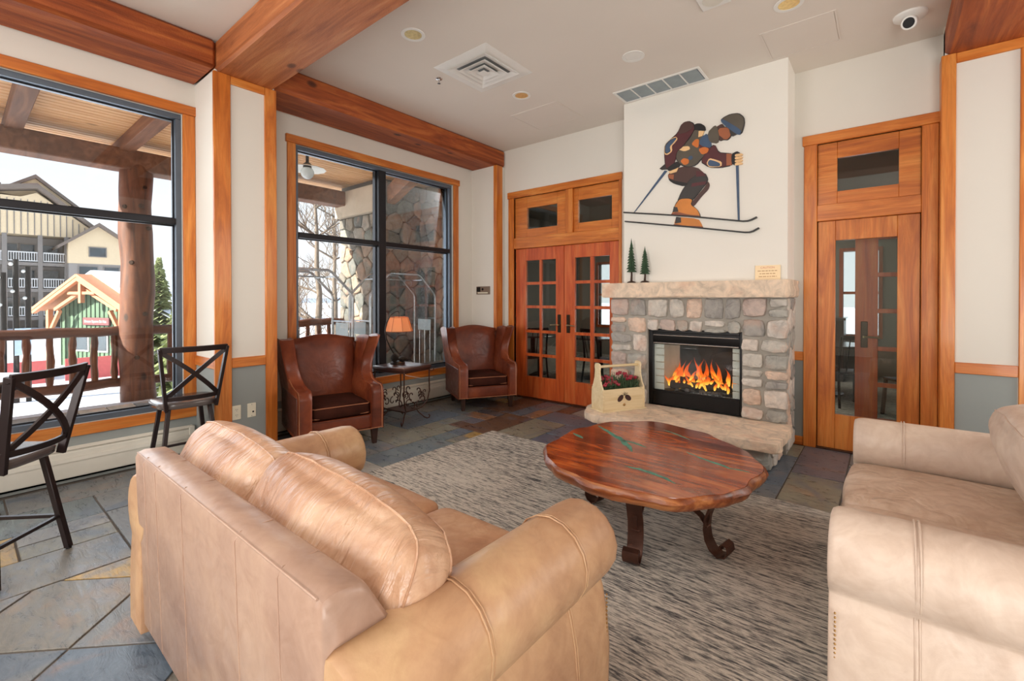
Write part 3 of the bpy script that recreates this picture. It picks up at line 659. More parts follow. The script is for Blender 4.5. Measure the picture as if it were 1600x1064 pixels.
obj('camera_body', MB().tube([cb-dn*0.03, cb-dn*0.02, cb+dn*0.035, cb+dn*0.04], [0.03, 0.048, 0.05, 0.046], 24), M['white'], t)
obj('lens', MB().tube([cb+dn*0.038, cb+dn*0.045], [0.038, 0.034], 24), M['black'], t)

# ------------------------------------------------------------------ fireplace
fp = empty('fireplace', (-1.55, 4.9, 0)); tag(fp, 'fieldstone fireplace surround with thick sandstone mantel and hearth', 'fireplace')
def P(name, mb, mat, **k):   # part given in world coordinates
    o_ = obj(name, mb, mat, fp, **k); o_.location = -fp.location; return o_
ys = 4.80
P('mortar_bed', MB().box(-2.415, -2.0, ys-0.025, YB-0.002, 0.0, 1.44).box(-1.06, -0.695, ys-0.025, YB-0.002, 0.0, 1.44).box(-2.0, -1.06, ys-0.025, YB, 1.10, 1.44), M['mortar'])
front = lambda u, v, d: (u-fp.location.x, ys-0.002-d-fp.location.y, v)
side = lambda u, v, d: (-0.696+d-fp.location.x, u-fp.location.y, v)
rubble(-2.44, -2.0, 0.28, 1.43, 6, (0.13, 0.24), 0.014, 0.05, front, M['fieldstone'], fp, 5)
rubble(-2.0, -1.06, 1.075, 1.43, 2, (0.12, 0.22), 0.014, 0.05, front, M['fieldstone'], fp, 8)
rubble(-1.07, -0.672, 0.28, 1.43, 7, (0.14, 0.24), 0.014, 0.055, front, M['fieldstone'], fp, 21)
stones(4.79, 5.2, 0.02, 1.43, 2, 9, 0.3, 0.016, 0.016, side, M['fieldstone'], fp, 3, 0.006)
def slab(name, outline, z0, z1, seed, amp=0.012, top=0.02):
    rnd = random.Random(seed); pts = []
    for i in range(len(outline)):
        a, b = Vector(outline[i]+(0,)), Vector(outline[(i+1) % len(outline)]+(0,)); n = max(1, int((b-a).length/0.035))
        for k in range(n): pts.append(a.lerp(b, k/n))
    c = sum(pts, Vector())/len(pts); N_ = len(pts); vs = []
    hs = (z1-z0)
    for lev, (zz, ins) in enumerate([(z0, 0.012), (z0+hs*0.10, 0.0), (z0+hs*0.4, -0.003), (z0+hs*0.72, 0.0), (z1-0.003, 0.001), (z1, 0.005)]):
        for p in pts:
            d = (p-c); d.normalize(); nz = mnoise.noise(Vector((p.x*9, p.y*9, zz*14+seed)))+0.6*mnoise.noise(Vector((p.x*26, p.y*26, zz*40+seed)))
            q = p-d*ins+d*nz*amp*(1 if 0 < lev < 5 else 0.5); vs.append((q.x, q.y, zz+(nz*0.004 if lev in (0,) else 0)))
    fs = [(l*N_+i, l*N_+(i+1) % N_, (l+1)*N_+(i+1) % N_, (l+1)*N_+i) for l in range(5) for i in range(N_)]+[tuple(reversed(range(N_))), tuple(range(5*N_, 6*N_))]
    return P(name, MB().add(vs, fs), M['slab'], angle=32)
slab('mantel', [(-2.512, 4.70), (-2.502, 4.68), (-0.70, 4.68), (-0.665, 4.73), (-0.65, 4.83), (-0.655, YB-0.005), (-2.512, YB-0.005)], 1.432, 1.592, 2, 0.012, 0.012)
slab('hearth_slab', [(-2.36, 4.06), (-2.24, 3.985), (-0.655, 4.065), (-0.635, 4.10), (-0.645, 4.79), (-2.50, 4.79), (-2.47, 4.3)], 0.20, 0.28, 4, 0.016, 0.012)
P('hearth_base', MB().box(-2.30, -0.76, 4.24, 4.80, 0.0, 0.2), M['mortar'])
hb = lambda u, v, d: (u-fp.location.x, 4.24-d-fp.location.y, v)
stones(-2.30, -0.72, 0.0, 0.2, 8, 1, 0.2, 0.014, 0.05, hb, M['fieldstone'], fp, 11, 0.006)
hs_ = lambda u, v, d: (-0.762+d-fp.location.x, u-fp.location.y, v)
stones(4.21, 4.78, 0.0, 0.2, 3, 2, 0.2, 0.014, 0.045, hs_, M['fieldstone'], fp, 12, 0.006)
# firebox insert
fb = empty('firebox', (-1.53, 4.8, 0.28)); tag(fb, 'black metal gas firebox with glass front and burning logs', 'fireplace insert')
def Q(name, mb, mat, **k):
    o_ = obj(name, mb, mat, fb, **k); o_.location = -fb.location; return o_
y0 = 4.81
Q('surround', MB().box(-2.0, -1.955, y0, y0+0.05, 0.283, 1.10).box(-1.09, -1.06, y0, y0+0.05, 0.283, 1.10).box(-1.955, -1.09, y0, y0+0.05, 1.06, 1.10), M['black'], bevel=0.004)
Q('hood', MB().prism([(0, 1.06), (0.05, 1.06), (0.05, 0.93), (0.02, 0.93), (0.0, 1.0)], -1.955, -1.09, lambda u, v, d: (d, y0+0.005+u, v)), M['black'], bevel=0.003)
Q('hood_trim', MB().tube([(-1.95, y0+0.008, 1.03), (-1.1, y0+0.008, 1.03)], 0.006).tube([(-1.95, y0+0.012, 0.945), (-1.1, y0+0.012, 0.945)], 0.007), M['steel'])
Q('lower_panel', B(-1.955, -1.09, y0+0.004, y0+0.05, 0.283, 0.425), M['black'], bevel=0.004)
Q('lower_rail', B(-1.955, -1.09, y0, y0+0.02, 0.425, 0.445), M['black'], bevel=0.003)
Q('back_panel', B(-1.80, -1.20, 5.18, 5.19, 0.42, 1.06), M['soot'])
Q('side_panel', MB().prism([(-1.955, y0+0.05), (-1.94, y0+0.05), (-1.79, 5.18), (-1.82, 5.19)], 0.42, 1.0, lambda u, v, d: (u, v, d)), M['firebrick'])
Q('side_panel', MB().prism([(-1.09, y0+0.05), (-1.105, y0+0.05), (-1.21, 5.18), (-1.18, 5.19)], 0.42, 1.0, lambda u, v, d: (u, v, d)), M['firebrick'])
for i in range(7):
    for s_ in (0, 1):
        zz = 0.47+i*0.075
        if s_ == 0: Q('firebrick', B(-1.945, -1.845, y0+0.048, y0+0.062, zz-0.034, zz+0.036), M['firebrick'], bevel=0.004, seg=1)
        else: Q('firebrick', B(-1.165, -1.10, y0+0.048, y0+0.062, zz-0.034, zz+0.036), M['firebrick'], bevel=0.004, seg=1)
Q('floor_pan', B(-1.955, -1.09, y0+0.05, 5.19, 0.40, 0.43), M['black'])
Q('top_panel', B(-1.955, -1.09, y0+0.05, 5.19, 1.0, 1.02), M['soot'])
Q('glass_front', B(-1.955, -1.09, y0+0.03, y0+0.034, 0.445, 0.935), M['glass'], smooth=False)
M['bark'] = plain('charred_log', srgb(52, 44, 40), 0.9, var=0.5, scale=20, bump=0.8)
M['ash'] = plain('ash_bed', srgb(92, 92, 92), 0.95, var=0.5, scale=30, bump=0.9)
rnd = random.Random(3)
mb = MB()
for k in range(70):
    mb.sphere((rnd.uniform(-1.78, -1.22), rnd.uniform(4.90, 5.14), 0.435+rnd.uniform(0, 0.02)), rnd.uniform(0.012, 0.03), 4, (1.2, 1, 0.7))
tag(Q('ember_bed', mb, M['ash']), kind='stuff')
for a, b, r in (((-1.80, 4.95, 0.49), (-1.24, 4.98, 0.50), 0.045), ((-1.76, 5.08, 0.50), (-1.27, 5.10, 0.53), 0.05), ((-1.70, 4.93, 0.55), (-1.45, 5.1, 0.60), 0.035), ((-1.33, 4.94, 0.55), (-1.52, 5.1, 0.61), 0.035)):
    pts = [Vector(a).lerp(Vector(b), i/7)+Vector((0, rnd.uniform(-.008, .008), rnd.uniform(-.008, .008))) for i in range(8)]
    Q('log', MB().tube(pts, [r*rnd.uniform(0.88, 1.1) for _ in pts], 10), M['bark'])
fm = bpy.data.materials.new('flame'); fm.use_nodes = True; n_ = fm.node_tree; n_.nodes.clear()
out = n_.nodes.new('ShaderNodeOutputMaterial'); em = n_.nodes.new('ShaderNodeEmission'); tr = n_.nodes.new('ShaderNodeBsdfTransparent'); mx = n_.nodes.new('ShaderNodeMixShader')
tcn = n_.nodes.new('ShaderNodeTexCoord'); sp = n_.nodes.new('ShaderNodeSeparateXYZ'); nz = n_.nodes.new('ShaderNodeTexNoise'); nz.inputs['Scale'].default_value = 14
ad = n_.nodes.new('ShaderNodeMath'); ad.operation = 'MULTIPLY_ADD'; ad.inputs[1].default_value = 0.5
rc = n_.nodes.new('ShaderNodeValToRGB'); ra = n_.nodes.new('ShaderNodeValToRGB')
n_.links.new(tcn.outputs['Generated'], sp.inputs[0]); n_.links.new(tcn.outputs['Object'], nz.inputs['Vector']); n_.links.new(nz.outputs['Fac'], ad.inputs[0]); n_.links.new(sp.outputs['Z'], ad.inputs[2])
sb = n_.nodes.new('ShaderNodeMath'); sb.operation = 'SUBTRACT'; sb.inputs[1].default_value = 0.25; n_.links.new(ad.outputs[0], sb.inputs[0])
n_.links.new(sb.outputs[0], rc.inputs[0]); n_.links.new(sb.outputs[0], ra.inputs[0])
for e, (p, c) in zip([rc.color_ramp.elements.new(0.35), rc.color_ramp.elements.new(0.6)]+list(rc.color_ramp.elements)[:0], [(0.3, (1.0, 0.34, 0.03, 1)), (0.55, (0.75, 0.10, 0.012, 1))]): e.position = p; e.color = c
rc.color_ramp.elements[0].color = (1, 0.6, 0.1, 1); rc.color_ramp.elements[-1].color = (0.45, 0.05, 0.01, 1)
ra.color_ramp.elements[0].position = 0.3; ra.color_ramp.elements[0].color = (0.95,)*3+(1,); ra.color_ramp.elements[1].position = 0.98; ra.color_ramp.elements[1].color = (0.25,)*3+(1,)
em.inputs[1].default_value = 1.5
n_.links.new(rc.outputs[0], em.inputs[0]); n_.links.new(ra.outputs[0], mx.inputs[0]); n_.links.new(tr.outputs[0], mx.inputs[1]); n_.links.new(em.outputs[0], mx.inputs[2]); n_.links.new(mx.outputs[0], out.inputs[0])
for k in range(26):
    x = -1.80+k*0.0235+rnd.uniform(-.02, .02); h = rnd.uniform(0.10, 0.36)*(1.0-0.35*abs((x+1.5)/0.3)**2); y = rnd.uniform(4.93, 5.06); z = 0.455+rnd.uniform(0, 0.07)
    ph = rnd.uniform(0, 6); lean = rnd.uniform(-0.35, 0.35); pts = []; rr = []
    for i in range(12):
        u = i/11; pts.append((x+lean*h*u+math.sin(ph+u*6)*0.018*u, y+math.cos(ph+u*5)*0.008, z+h*u)); rr.append(max(0.0012, 0.026*math.sin(PI*min(1, u*0.85+0.15))**1.3*(1-u)**0.5*(0.7+h*2)))
    Q('flame', MB().tube(pts, rr, 8, flat=(1, 0.35, 1)), fm)
for k in range(22):
    x = -1.82+k*0.029+rnd.uniform(-.015, .015); h = rnd.uniform(0.05, 0.16); pts = []; rr = []; lean = rnd.uniform(-0.9, 0.9); ph = rnd.uniform(0, 6); z = 0.46+rnd.uniform(0, 0.10)
    for i in range(9):
        u = i/8; pts.append((x+lean*h*u+math.sin(ph+u*5)*0.012*u, 4.915+rnd.uniform(0, 0.01), z+h*u)); rr.append(max(0.001, 0.017*math.sin(PI*min(1, u*0.85+0.15))*(1-u)**0.4))
    Q('flame', MB().tube(pts, rr, 7, flat=(1, 0.35, 1)), fm)
fl_ = light('fire_glow', 'POINT', (-1.5, 4.98, 0.62), 1.2, (1.0, 0.45, 0.14), 0.08)

# mantel pieces
M['fir'] = plain('carved_fir_green', srgb(58, 84, 58), 0.7, var=0.35, scale=25, bump=0.4)
M['bark2'] = plain('carved_trunk', srgb(66, 48, 36), 0.8, var=0.2)
def mtree(x, h, lab):
    t = empty('tree_figurine', (x, 4.76, 1.592)); tag(t, lab, 'figurine', 'carved trees on the mantel')
    obj('base', MB().lathe([(0.0001, 0), (0.045, 0), (0.047, 0.008), (0.035, 0.018), (0.012, 0.024), (0.0001, 0.024)], 14), M['bark2'], t)
    obj('trunk', MB().tube([(0, 0, 0.015), (0.004, 0, h*0.2), (-0.002, 0, h*0.42)], [0.014, 0.011, 0.008], 8), M['bark2'], t)
    rn = random.Random(int(h*100)); n = 11; mb = MB()
    for k in range(n):
        u = k/(n-1); z = h*(0.28+0.66*u); r = 0.052*(1-u)**0.75+0.008; N = 9; vs = []
        a0 = rn.uniform(0, 6)
        for j in range(N*2): a = a0+PI*j/N; q = r*(1.0 if j % 2 == 0 else 0.62)*rn.uniform(0.85, 1.1); vs.append((q*math.cos(a), q*math.sin(a), z-0.012))
        vs.append((0, 0, z+h*0.10)); vs.append((0, 0, z-0.004))
        fs = [(j, (j+1) % (2*N), 2*N) for j in range(2*N)]+[((j+1) % (2*N), j, 2*N+1) for j in range(2*N)]
        mb.add(vs, fs)
    obj('foliage', mb, M['fir'], t, smooth=False, fixn=False)
mtree(-2.18, 0.48, 'taller carved evergreen tree at the left end of the mantel')
mtree(-2.025, 0.385, 'shorter carved evergreen tree beside the taller one on the mantel')
M['paper'] = plain('cream_paper', srgb(250, 226, 186), 0.8, var=0.02)
M['ink'] = plain('faded_brown_ink', srgb(196, 160, 116), 0.8); M['inkred'] = plain('faded_red_ink', srgb(214, 150, 118), 0.8)
t = empty('notice', (-0.851, 4.800, 1.592)); tag(t, 'small cream caution notice leaning on the chimney above mantel', 'sign')
obj('paper', B(-0.105, 0.105, -0.004, 0.002, 0.0, 0.138), M['paper'], t)
def text(name, s, size, loc, mat, parent, rot=(PI/2, 0, 0), ext=0.0006, al='CENTER'):
    c = bpy.data.curves.new(name, 'FONT'); c.body = s; c.size = size; c.extrude = ext; c.align_x = al; c.materials.append(mat); c.resolution_u = 3
    tmp = bpy.data.objects.new(name, c); COL.objects.link(tmp); bpy.context.view_layer.update()
    me = bpy.data.meshes.new_from_object(tmp.evaluated_get(bpy.context.evaluated_depsgraph_get())); bpy.data.objects.remove(tmp)
    if not me.materials: me.materials.append(mat)
    o_ = bpy.data.objects.new(name, me); COL.objects.link(o_); o_.parent = parent; o_.location = loc; o_.rotation_euler = rot; return o_
text('heading_lettering', 'CAUTION', 0.026, (0, -0.0046, 0.108), M['inkred'], t)
for k, wd in enumerate((0.082, 0.066, 0.074)):
    mb = MB(); x = -wd; rn = random.Random(k)
    while x < wd:
        l_ = rn.uniform(0.012, 0.03); mb.box(x, min(wd, x+l_), -0.0052, -0.0042, 0.082-k*0.026, 0.090-k*0.026); x += l_+0.006
    tag(obj('worn_print', mb, M['ink'], t, smooth=False), kind='stuff')

# ------------------------------------------------------------------ skier wall art
def flatc(name, c, r=0.5): return plain(name, srgb(*c), r, var=0.12, scale=6)
A_ = {'maroon': flatc('art_maroon', (84, 34, 38)), 'brown': flatc('art_brown', (76, 50, 44)), 'olive': flatc('art_grey_olive', (88, 80, 68)), 'blue': flatc('art_blue', (62, 84, 112)), 'orange': flatc('art_orange', (204, 112, 44)),
      'cream': flatc('art_cream', (236, 194, 140)), 'tan': flatc('art_tan', (160, 92, 58)), 'dark': flatc('art_near_black', (26, 24, 24)), 'boot': flatc('art_boot', (208, 128, 50)), 'sole': flatc('art_sole', (136, 74, 48)), 'char': flatc('art_charcoal', (52, 48, 46))}
art = empty('skier_wall_art', (-1.5, 4.815, 2.6)); tag(art, 'inlaid wood wall art of a crouching skier on black skis', 'wall art')
ART = [
('far_calf', 'brown', 0, [(-1.388,2.601),(-1.367,2.56),(-1.382,2.512),(-1.443,2.457),(-1.53,2.354),(-1.557,2.396),(-1.492,2.465),(-1.418,2.543)]),
('lower_boot', 'boot', 0, [(-1.703,2.277),(-1.479,2.232),(-1.448,2.178),(-1.432,2.132),(-1.73,2.191)]),
('lower_boot_sole', 'sole', 1, [(-1.726,2.207),(-1.618,2.176),(-1.435,2.151),(-1.432,2.129),(-1.734,2.186)]),
('lower_boot_heel', 'char', 1, [(-1.703,2.277),(-1.655,2.265),(-1.651,2.212),(-1.717,2.208)]),
('hip', 'brown', 1, [(-1.791,2.74),(-1.659,2.796),(-1.493,2.759),(-1.419,2.682),(-1.388,2.614),(-1.517,2.52),(-1.568,2.631),(-1.626,2.581),(-1.737,2.632),(-1.788,2.693)]),
('thigh', 'char', 2, [(-1.568,2.631),(-1.493,2.682),(-1.419,2.682),(-1.388,2.614),(-1.4,2.578),(-1.517,2.455),(-1.542,2.426),(-1.691,2.433),(-1.645,2.539)]),
('thigh_band', 'maroon', 3, [(-1.54,2.60),(-1.40,2.60),(-1.41,2.568),(-1.55,2.565)]),
('thigh_band', 'maroon', 3, [(-1.50,2.72),(-1.44,2.70),(-1.40,2.655),(-1.50,2.66)]),
('seat_panel', 'dark', 2, [(-1.788,2.696),(-1.737,2.661),(-1.568,2.605),(-1.619,2.58),(-1.724,2.623),(-1.771,2.661)]),
('hip_pocket', 'tan', 2, [(-1.788,2.733),(-1.727,2.723),(-1.731,2.67),(-1.778,2.691)]),
('boot', 'boot', 3, [(-1.704,2.409),(-1.664,2.456),(-1.58,2.451),(-1.536,2.432),(-1.555,2.383),(-1.492,2.33),(-1.467,2.282),(-1.461,2.249),(-1.75,2.302),(-1.723,2.365)]),
('boot_sole', 'sole', 4, [(-1.753,2.316),(-1.69,2.328),(-1.567,2.281),(-1.467,2.263),(-1.458,2.243),(-1.75,2.295)]),
('boot_heel', 'char', 4, [(-1.726,2.385),(-1.69,2.374),(-1.677,2.327),(-1.739,2.327)]),
('torso', 'olive', 2, [(-1.519,3.143),(-1.475,3.133),(-1.469,3.087),(-1.426,3.051),(-1.383,2.941),(-1.359,2.886),(-1.437,2.851),(-1.505,2.781),(-1.581,2.775),(-1.659,2.816),(-1.705,2.89),(-1.692,2.96),(-1.62,3.01),(-1.556,3.068)]),
('hood', 'dark', 3, [(-1.535,3.185),(-1.50,3.20),(-1.457,3.192),(-1.414,3.156),(-1.405,3.104),(-1.469,3.125),(-1.521,3.14)]),
('collar_patch', 'cream', 3, [(-1.475,3.12),(-1.42,3.107),(-1.438,3.061),(-1.479,3.057)]),
('orange_patch', 'orange', 3, [(-1.55,3.002),(-1.506,3.044),(-1.471,3.036),(-1.475,2.96),(-1.493,2.951)]),
('chest', 'blue', 3, [(-1.456,3.046),(-1.389,3.081),(-1.347,2.952),(-1.371,2.92),(-1.438,2.953),(-1.475,2.96)]),
('chest_patch', 'maroon', 4, [(-1.475,2.99),(-1.43,2.95),(-1.36,2.925),(-1.38,2.90),(-1.46,2.92)]),
('orange_patch', 'orange', 5, [(-1.478,2.936),(-1.419,2.946),(-1.373,2.92),(-1.389,2.879),(-1.444,2.871)]),
('orange_patch', 'orange', 3, [(-1.661,2.849),(-1.626,2.875),(-1.571,2.851),(-1.575,2.807),(-1.62,2.799)]),
('blue_patch', 'blue', 3, [(-1.575,2.88),(-1.545,2.885),(-1.53,2.862),(-1.55,2.84),(-1.58,2.85)]),
('cream_patch', 'cream', 3, [(-1.685,2.976),(-1.646,2.996),(-1.569,2.987),(-1.559,2.95),(-1.62,2.941)]),
('near_sleeve', 'maroon', 4, [(-1.653,3.227),(-1.582,3.242),(-1.525,3.202),(-1.519,3.137),(-1.569,3.071),(-1.633,3.0),(-1.698,2.955),(-1.711,2.865),(-1.751,2.806),(-1.811,2.791),(-1.825,2.967),(-1.819,3.046),(-1.751,3.098),(-1.685,3.142)]),
('shoulder', 'brown', 5, [(-1.66,3.215),(-1.62,3.243),(-1.582,3.242),(-1.53,3.205),(-1.53,3.16),(-1.60,3.13),(-1.68,3.13)]),
('elbow_trim', 'cream', 5, [(-1.822,3.046),(-1.765,3.097),(-1.708,3.115),(-1.684,3.085),(-1.717,3.047),(-1.748,3.026),(-1.741,2.968),(-1.789,2.937),(-1.826,2.95)]),
('elbow_patch', 'blue', 6, [(-1.812,3.040),(-1.765,3.084),(-1.715,3.099),(-1.702,3.085),(-1.735,3.05),(-1.768,3.022),(-1.761,2.976),(-1.793,2.957),(-1.815,2.97)]),
('near_glove', 'dark', 5, [(-1.802,2.796),(-1.751,2.826),(-1.691,2.855),(-1.656,2.815),(-1.685,2.781),(-1.778,2.765)]),
('glove_tip', 'char', 4, [(-1.88,2.81),(-1.825,2.847),(-1.802,2.789),(-1.859,2.795)]),
('near_fingers', 'cream', 4, [(-1.784,2.759),(-1.678,2.787),(-1.698,2.744),(-1.764,2.736)]),
('far_sleeve', 'maroon', 3, [(-1.383,2.91),(-1.317,2.952),(-1.287,2.859),(-1.206,2.836),(-1.166,2.822),(-1.165,2.718),(-1.275,2.713),(-1.37,2.737),(-1.456,2.81)]),
('cuff', 'tan', 4, [(-1.211,2.837),(-1.162,2.824),(-1.162,2.717),(-1.211,2.72)]),
('sleeve_trim', 'cream', 4, [(-1.40,2.775),(-1.372,2.825),(-1.311,2.797),(-1.253,2.765),(-1.256,2.718),(-1.37,2.731)]),
('sleeve_patch', 'blue', 5, [(-1.388,2.775),(-1.37,2.808),(-1.311,2.781),(-1.269,2.752),(-1.270,2.722),(-1.37,2.741)]),
('far_glove', 'dark', 5, [(-1.166,2.822),(-1.115,2.842),(-1.087,2.818),(-1.103,2.761),(-1.137,2.707),(-1.165,2.736)]),
('neck', 'brown', 2, [(-1.317,3.115),(-1.253,3.143),(-1.229,3.1),(-1.264,3.084),(-1.294,3.09)]),
('face', 'tan', 3, [(-1.29,3.102),(-1.201,3.093),(-1.178,3.045),(-1.174,3.001),(-1.206,2.972),(-1.235,2.984),(-1.264,2.978),(-1.285,3.008)]),
('beard', 'brown', 4, [(-1.276,3.03),(-1.238,2.987),(-1.264,2.976),(-1.285,2.988)]),
('hair', 'char', 4, [(-1.189,3.084),(-1.138,3.024),(-1.104,3.01),(-1.166,2.991),(-1.181,3.033)]),
('scarf', 'olive', 5, [(-1.389,3.081),(-1.317,3.142),(-1.294,3.109),(-1.276,3.006),(-1.293,2.953),(-1.371,2.983)]),
('hat', 'olive', 5, [(-1.264,3.17),(-1.23,3.193),(-1.172,3.209),(-1.105,3.198),(-1.06,3.15),(-1.054,3.095),(-1.082,2.999),(-1.138,3.03),(-1.206,3.101)]),
('hat_band', 'blue', 6, [(-1.267,3.165),(-1.247,3.185),(-1.076,3.034),(-1.087,2.994),(-1.121,3.005),(-1.212,3.096)]),
('near_pole', 'blue', 1, [(-1.826,2.783),(-1.800,2.772),(-2.158,2.386),(-2.173,2.38)]),
('far_pole', 'blue', 2, [(-1.128,2.72),(-1.104,2.72),(-1.093,2.171),(-1.108,2.172)])]
def smooth_poly(p):
    if len(p) < 5: return p
    q = []
    for i in range(len(p)):
        a, b = p[i], p[(i+1) % len(p)]; q += [(a[0]*0.8+b[0]*0.2, a[1]*0.8+b[1]*0.2), (a[0]*0.2+b[0]*0.8, a[1]*0.2+b[1]*0.8)]
    return q
def artpart(name, poly, mat, lvl, sm=True, z=None):
    if sm: poly = smooth_poly(poly)
    d0 = 0.001; d1 = 0.008+lvl*0.0022
    return obj(name, MB().prism(poly, d0, d1, lambda u, v, d: (u+1.5, -d, v-2.6)), mat, art, 0.0, smooth=False)
for nm, c, lv, poly in ART:
    if lv >= 2 and len(poly) > 7 and 'trim' not in nm:   # dark seam visible round each larger piece
        cx = sum(p[0] for p in poly)/len(poly); cz = sum(p[1] for p in poly)/len(poly)
        artpart('outline', [(cx+(x-cx)*1.0+(0.006 if x > cx else -0.006), cz+(z-cz)*1.0+(0.006 if z > cz else -0.006)) for x, z in poly], A_['dark'], lv-0.6)
    artpart(nm, poly, A_[c], lv)
for k in range(4):
    z = 2.80-k*0.028; artpart('finger', [(-1.135, z-0.005), (-1.132, z+0.014), (-1.075, z+0.012), (-1.064, z), (-1.07, z-0.010), (-1.12, z-0.012)], A_['cream'], 6)
for pts in ([(-2.291,2.391),(-1.93,2.33),(-1.569,2.266),(-1.061,2.16),(-1.02,2.158),(-0.989,2.165),(-0.941,2.186)], [(-2.273,2.288),(-1.93,2.224),(-1.569,2.157),(-1.045,2.052),(-1.005,2.049),(-0.972,2.057),(-0.923,2.083)]):
    obj('ski', MB().strap([(x+1.5, -0.016, z-2.6) for x, z in pts], 0.03, 0.013, (0, 1, 0)), A_['dark'], art, angle=20)

# outlets and intercom
for y, lab, k in ((1.573, 'almond duplex power outlet nearer the pilaster post', 0), (1.697, 'almond wall plate with black jack beside the power outlet', 1)):
    t = empty('outlet', (XP+0.003, y, 0.426)); tag(t, lab, 'outlet')
    obj('cover_plate', B(0, 0.006, -0.036, 0.036, -0.062, 0.062), M['plate'], t, 0.003)
    if k == 0:
        for z in (-0.024, 0.024):
            s_ = obj('socket', MB().lathe([(0.017, 0), (0.016, 0.003), (0.0001, 0.003)], 16), M['plate'], t); s_.rotation_euler = (0, PI/2, 0); s_.location = (0.005, 0, z)
            for yy in (-0.006, 0.006): obj('slot', B(0.0078, 0.0088, yy-0.0012, yy+0.0012, z-0.002, z+0.008), M['black'], t)
            obj('slot', B(0.0078, 0.0088, -0.002, 0.002, z-0.012, z-0.008), M['black'], t)
    else:
        obj('jack', B(0.005, 0.008, 0.004, 0.018, -0.022, -0.008), M['black'], t)
        for z in (-0.05, 0.05): obj('screw', B(0.005, 0.0075, -0.003, 0.003, z-0.003, z+0.003), M['steel'], t, 0.001)
t = empty('intercom', (-4.655, 5.03, 1.545)); tag(t, 'small bronze intercom panel on the wall return by the corner', 'intercom')
obj('face_plate', B(-0.135, 0.135, -0.014, 0, -0.06, 0.06), plain('taupe_metal', srgb(140, 122, 108), 0.4, 0.6), t, 0.004)
obj('speaker_grille', B(-0.125, -0.05, -0.017, -0.012, -0.02, 0.05), M['black'], t, 0.002)
kk = obj('button', MB().lathe([(0.02, 0), (0.018, 0.005), (0.0001, 0.006)], 16), M['black'], t); kk.rotation_euler = (PI/2, 0, 0); kk.location = (-0.005, -0.013, 0.016)
obj('label_strip', B(-0.10, 0.10, -0.017, -0.012, -0.045, -0.028), M['plate'], t)

# baseboard heaters under the windows
def heater(y0, y1, lab):
    t = empty('baseboard_heater', (XW, (y0+y1)/2, 0)); tag(t, lab, 'heater'); h = (y1-y0)/2
    obj('heater_cover', MB().prism([(0.004, 0.255), (0.035, 0.258), (0.05, 0.24), (0.052, 0.06), (0.045, 0.045), (0.02, 0.045), (0.02, 0.225), (0.004, 0.23)], -h, h, lambda u, v, d: (u, d, v)), M['heater'], t, 0.002, seg=1)
    obj('top_louvre', MB().bar((0.03, -h, 0.268), (0.03, h, 0.268), 0.05, 0.003, (0.3, 0, 1)), M['heater'], t)
    obj('damper', MB().bar((0.056, -h, 0.185), (0.056, h, 0.185), 0.006, 0.03, (0, 0, 1)), M['heater'], t)
    obj('back_plate', B(0.0, 0.004, -h, h, 0.02, 0.27), M['darkgap'], t)
    obj('end_cap', B(0.0, 0.058, -h-0.01, -h+0.03, 0.0, 0.272), M['heater'], t, 0.003); obj('end_cap', B(0.0, 0.058, h-0.03, h+0.01, 0.0, 0.272), M['heater'], t, 0.003)
heater(-1.6, 1.38, 'long white baseboard heater under the left window by the stools')
heater(1.95, 4.98, 'white baseboard heater under the window behind the armchairs')

# ------------------------------------------------------------------ rug
rg = obj('rug', B(-3.255, 1.6, 1.42, 3.655, 0.0, 0.012), M['rug'], None, 0.005); tag(rg, 'large grey and beige striated area rug under the round table', 'rug')

